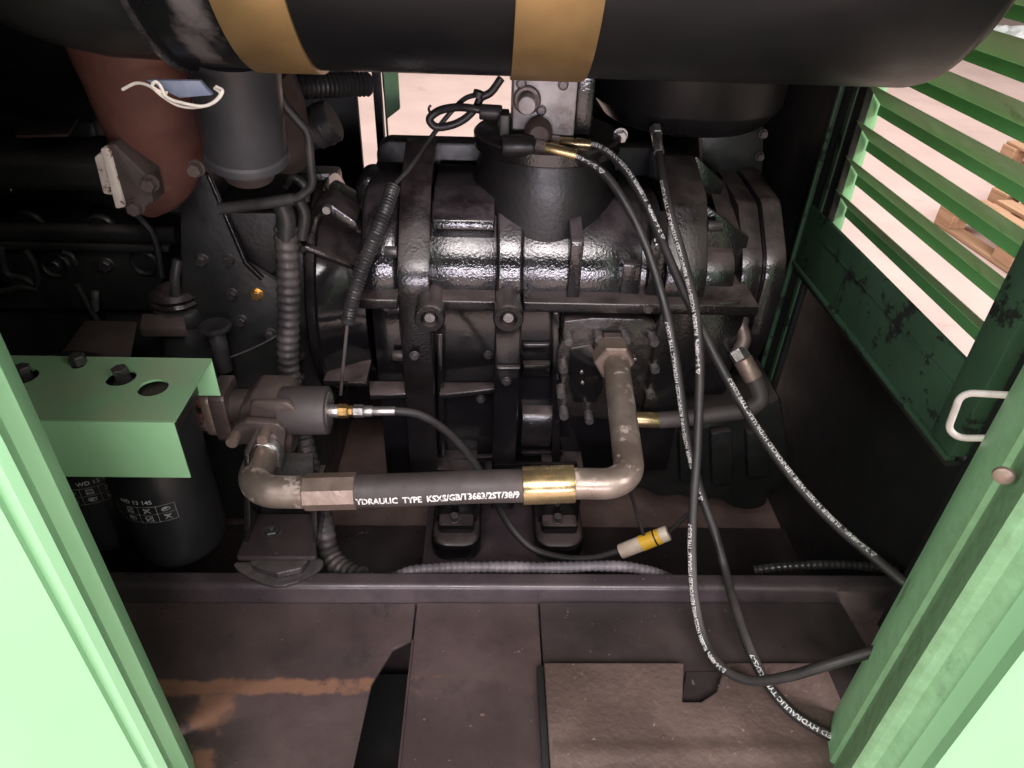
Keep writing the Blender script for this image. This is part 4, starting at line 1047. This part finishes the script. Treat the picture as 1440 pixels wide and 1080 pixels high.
# ================================================================== HOSES AND CONDUITS
TXT = '2-6-48MPa  RUBBER HOSES-WIRE REINFORCED HYDRAULIC TYPE KSXS-7'
def arclen(p): return sum((b - a).length for a, b in zip(p, p[1:]))
def near_s(path, w):
    s = 0; best = (1e9, 0)
    for i, p in enumerate(path):
        if i: s += (p - path[i - 1]).length
        d = (p - w).length
        if d < best[0]: best = (d, s)
    return best[1]
def hyd_hose(label, pts, fit_m, prints, R_=.0086, fit_len=.05):
    path = resample(pix_path(pts, 14), .008)
    base = min(path, key=lambda p: p.z)
    t = thing('hydraulic_hose', label, 'hose', base, 'small printed hydraulic hoses hanging from the intake valve')
    obj('hose', tube(path, R_, 16), 'rubber', t)
    d = (path[2] - path[0]).normalized()
    obj('crimp_sleeve', cyl(path[0] - d * .012, path[0] + d * fit_len, R_ + .0022, .001, 20), fit_m, t)
    nt_ = obj('end_nut', hexa(path[0] - d * .032, path[0] - d * .011, R_ + .0045), 'zinc', t)
    tot = arclen(path)
    def s_at(px_):
        i = min(range(len(path)), key=lambda k: (pix(path[k]) - V(px_)).length)
        return arclen(path[:i + 1])
    for a_px, b_px, length, face in prints:      # print runs up the hose from pixel a_px to pixel b_px
        if a_px and b_px: length = s_at(a_px) - s_at(b_px)
        s_start = s_at(a_px) if a_px else s_at(b_px) + length
        b = text_mesh(TXT, .0100, .00022)
        # small triangle mark before the print
        for a0, a1 in (((-.011, 0), (-.003, 0)), ((-.003, 0), (-.007, .007)), ((-.007, .007), (-.011, 0)), ((-.0075, .002), (-.0065, .002))):
            a = V((*a0, 0)); c = V((*a1, 0)); dr = (c - a).normalized(); n = V((-dr.y, dr.x, 0)) * .0007
            b.faces.new([b.verts.new(a + n), b.verts.new(a - n), b.verts.new(c - n), b.verts.new(c + n)])
        w = max(v.co.x for v in b.verts)
        for v in b.verts: v.co.x *= length / w; v.co.y -= .0036
        cut_y(b, [-.0015, 0, .0015])
        wrap(b, path, tot - s_start, R_, face, rev=True, lift=.0004)
        obj('hose_print', b, 'white_print', t)
    return path
def pix(w):
    c = R3.transposed() @ (w - EYE)
    return V((720 - F * c.x / c.z, 540 + F * c.y / c.z))
def Yd(v): return dict(Y=v)
def Zd(v): return dict(Z=v)
# hose from the lower fitting, runs down to the step cover
def f_left(c): return (to_eye(c) + V((-.75, 0, 0))).normalized()
def f_eye(c): return to_eye(c)
def f_right(c): return (to_eye(c) + V((.4, 0, .2))).normalized()
hyd_hose('small black printed hose from lower valve fitting, its end curling over the step cover',
    [(775, 209, Yd(1.36)), (812, 220, Yd(1.35)), (848, 243, Yd(1.33)), (880, 287, Yd(1.29)), (908, 345, Yd(1.25)), (932, 420, Yd(1.19)), (946, 480, Yd(1.14)), (956, 545, Yd(1.09)), (968, 625, Yd(1.03)), (988, 700, Yd(.97)), (1004, 745, Yd(.93)), (1018, 795, Yd(.89)), (1034, 855, Yd(.795)), (1056, 918, Yd(.712)), (1080, 962, Zd(.520)), (1112, 1000, Zd(.516)), (1150, 1026, Zd(.516)), (1200, 1050, Zd(.516))],
    'ferrule_gold', [((987, 695), (942, 452), 0, f_left), ((838, 240), None, .52, f_eye), (None, (1058, 924), .42, f_eye)])
hyd_hose('small black printed hose from upper valve fitting slanting down to the stained jamb',
    [(795, 201, Yd(1.40)), (840, 206, Yd(1.39)), (872, 230, Yd(1.37)), (898, 268, Yd(1.34)), (922, 318, Yd(1.29)), (946, 375, Yd(1.22)), (972, 432, Yd(1.15)), (1008, 505, Yd(1.07)), (1050, 580, Yd(.99)), (1105, 660, Yd(.90)), (1165, 728, Yd(.83)), (1222, 778, Yd(.77)), (1275, 822, Yd(.71)), (1330, 865, Yd(.66))],
    'ferrule_gold', [((932, 330), None, .46, f_right), ((1222, 778), (1020, 532), 0, f_right)])
hyd_hose('small black printed hose hanging from filter, looping upward past the jamb',
    [(924, 196, Yd(1.42)), (930, 235, Yd(1.36)), (943, 300, Yd(1.27)), (963, 370, Yd(1.19)), (978, 435, Yd(1.12)), (984, 500, Yd(1.06)), (983, 570, Yd(1.00)), (980, 640, Yd(.95)), (975, 710, Yd(.90)), (973, 780, Yd(.85)), (978, 850, Yd(.79)), (992, 905, Yd(.73)), (1018, 941, Yd(.68)), (1055, 957, Yd(.645)), (1105, 952, Yd(.62)), (1160, 936, Yd(.605)), (1225, 917, Yd(.60)), (1290, 900, Yd(.60))],
    'zinc', [((984, 520), (932, 255), 0, f_left), ((1016, 940), (970, 736), 0, f_left)], R_=.0082, fit_len=.035)

def ribbed(name, label, pts, R_, m, pitch=.012, amp=.0016, cat='conduit', spiral=True):
    path = resample(pix_path(pts, 12), .003)
    t = obj(name, tube(path, lambda s: R_ + amp * math.sin(2 * pi * s / pitch) + amp * .5 * math.sin(s * 61), 14), m)
    return tag(t, label, cat)
ribbed('wrapped_conduit', 'thick grey tape wrapped cable loom running down past the solenoid to the beam', [(402, 318, Yd(1.23)), (404, 360, Yd(1.22)), (406, 420, Yd(1.21)), (405, 480, Yd(1.20)), (408, 535, Yd(1.19)), (420, 590, Yd(1.17)), (431, 640, Yd(1.12)), (445, 690, Yd(1.05)), (455, 740, Yd(1.0)), (463, 778, Yd(.975)), (480, 800, Yd(.945)), (510, 812, Yd(.915))], .021, 'loom', .017, .0015)
ribbed('ribbed_conduit', 'pale grey ribbed cable conduit lying along the beam below the compressor', [(555, 812, Yd(.915)), (580, 803, Yd(.915)), (620, 799, Yd(.915)), (700, 797, Yd(.912)), (780, 798, Yd(.912)), (840, 796, Yd(.912)), (880, 797, Yd(.915)), (915, 804, Yd(.92)), (945, 815, Yd(.93))], .0105, 'conduit', .012, .0010)
ribbed('ribbed_conduit', 'dim grey ribbed conduit behind the beam near the end wall', [(1060, 802, Yd(.95)), (1100, 797, Yd(.95)), (1160, 794, Yd(.95)), (1215, 796, Yd(.95)), (1260, 802, Yd(.95))], .009, 'conduit_dark', .012, .0010)
# black sleeve slanting down the adapter, with thin cable above
sl = thing('sleeved_cable', 'black cable in corrugated sleeve slanting down the compressor front from a coil', 'cable', P(488, 450, Y=1.2))
pth = resample(pix_path([(553, 262, Yd(1.36)), (540, 300, Yd(1.31)), (522, 345, Yd(1.27)), (505, 390, Yd(1.24)), (494, 430, Yd(1.22)), (489, 455, Yd(1.21))], 12), .0022)
obj('sleeve', tube(pth, lambda s: .0135 + .0014 * math.sin(2 * pi * s / .007), 16), 'conduit_dark', sl)
obj('lower_cable', tube(pix_path([(489, 450, Yd(1.21)), (486, 480, Yd(1.20)), (482, 520, Yd(1.19)), (479, 555, Yd(1.19))], 8), .0035, 10), 'rubber_dusty', sl)
obj('upper_cable', tube(pix_path([(556, 258, Yd(1.36)), (575, 238, Yd(1.38)), (605, 195, Yd(1.42)), (632, 160, Yd(1.44)), (655, 138, Yd(1.44)), (678, 132, Yd(1.44))], 8), .005, 10), 'rubber', sl)
ck = thing('coiled_cable', 'black cable coil tied beside the grey intake valve against the bright floor', 'cable', P(650, 185, Y=1.42))
obj('coil', tube(pix_path([(690, 158, Yd(1.41)), (668, 153, Yd(1.41)), (640, 151, Yd(1.42)), (615, 157, Yd(1.43)), (604, 168, Yd(1.43)), (612, 178, Yd(1.43)), (635, 176, Yd(1.43)), (655, 166, Yd(1.43)), (670, 150, Yd(1.43)), (676, 138, Yd(1.43)), (690, 130, Yd(1.43)), (705, 110, Yd(1.43))], 8), .0078, 12), 'rubber', ck)
obj('plug', cyl(P(674, 157, Y=1.41), P(706, 159, Y=1.41), .0145, .003), 'rubber', ck)
obj('cable_tie', lathe(P(672, 137, Y=1.43), (.3, 0, 1), [(0, .009), (.0005, .0115), (.012, .0115), (.0125, .009)], 16), 'rubber', ck)
obj('tie_tail', tube(pix_path([(605, 160, Yd(1.425)), (603, 152, Yd(1.42)), (606, 148, Yd(1.42))], 4), .0025, 8), 'rubber', ck)
# return hose at the lower right with brass fitting and steel elbow fitting
rh = thing('return_hose', 'dull black return hose with brass fitting looping below the compressor end cover', 'hose', P(1000, 600, Y=1.2))
obj('brass_end', cyl(P(893, 590, Y=1.27), P(932, 591, Y=1.27), .0185, .002), 'ferrule_gold', rh)
obj('hose', tube(pix_path([(928, 591, Yd(1.27)), (965, 588, Yd(1.26)), (1010, 582, Yd(1.25)), (1048, 576, Yd(1.25)), (1068, 563, Yd(1.26)), (1064, 540, Yd(1.28)), (1052, 518, Yd(1.30))], 10), .0195, 20), 'rubber_dusty', rh)
obj('sleeve', cyl(P(1060, 533, Y=1.285), P(1044, 505, Y=1.31), .0215, .002), 'ferrule_dull', rh)
obj('fitting_nut', hexa(P(1045, 507, Y=1.31), P(1036, 492, Y=1.33), .021), 'zinc', rh)
obj('elbow_pipe', tube(pix_path([(1038, 496, Yd(1.33)), (1046, 478, Yd(1.34)), (1042, 455, Yd(1.36)), (1050, 440, Yd(1.38))], 8), .016, 14), 'valve_iron', rh)
ws = obj('thin_wire', tube(pix_path([(325, 502, Yd(1.2)), (350, 492, Yd(1.2)), (375, 480, Yd(1.2)), (395, 468, Yd(1.2))], 6), .0016, 8), 'zinc')
tag(ws, 'thin bare wire crossing in front of the bolted black plate', 'wire')

# ================================================================== PALLETS OUTSIDE
def plank(x0, x1, y0, y1, z0, z1): return box(x0, x1, y0, y1, z0, z1, .003, 1)
def make_pallet(label, loc, rot):
    t = thing('wooden_pallet', label, 'pallet', (0, 0, 0), 'wooden pallets stacked outside the louvres')
    for k in range(5):
        y = -.38 + .165 * k
        obj('deck_plank', plank(-.6, .6, y, y + .10, .122, .144), 'wood', t)
    for x in (-.6, -.0725, .455):
        obj('cross_plank', plank(x, x + .145, -.4, .4, .1005, .1215), 'wood', t)
        for y in (-.4, -.05, .30):
            obj('block', plank(x, x + .145, y, y + .10, .0225, .10), 'wood', t)
    for y in (-.4, -.05, .30):
        obj('bottom_plank', plank(-.6, .6, y, y + .10, .0, .022), 'wood', t)
    t.location = loc; t.rotation_euler = (0, 0, rot)
    return t
pa = P(1312, 314, Z=0); pb = P(1432, 396, Z=0)
dv = (pb - pa); dv.z = 0; dv.normalize(); pv = V((-dv.y, dv.x, 0)); ang = math.atan2(dv.y, dv.x)
if pv.x < 0: pv = -pv
for lab, (px_, py_), da_ in (('bare wooden pallet lying alone with its long side nearest the louvres', (1312, 314), 0), ('bare wooden pallet in the middle of three behind the louvres', (1386, 288), .04), ('bare wooden pallet farthest out from the louvres', (1398, 226), -.05)):
    a = P(px_, py_, Z=0)
    c = a + dv * .6 + pv * .4
    make_pallet(lab, (c.x, c.y, .003), ang + da_)
# crumpled film far away
b = bmesh.new(); gp = P(1425, 48, Z=.2)
bmesh.ops.create_grid(b, x_segments=26, y_segments=18, size=.5)
for v in b.verts:
    n = noise.noise(v.co * 6) * .5 + noise.noise(v.co * 14) * .3
    v.co = V((gp.x + v.co.x * 2.6, gp.y + v.co.y * 1.6, .16 + n * .3 * (1 - abs(v.co.x) * 1.2)))
tag(obj('plastic_film', b, 'plastic_sheet', ang=15), 'crumpled clear white plastic film lying on the floor past the pallets', 'plastic film')
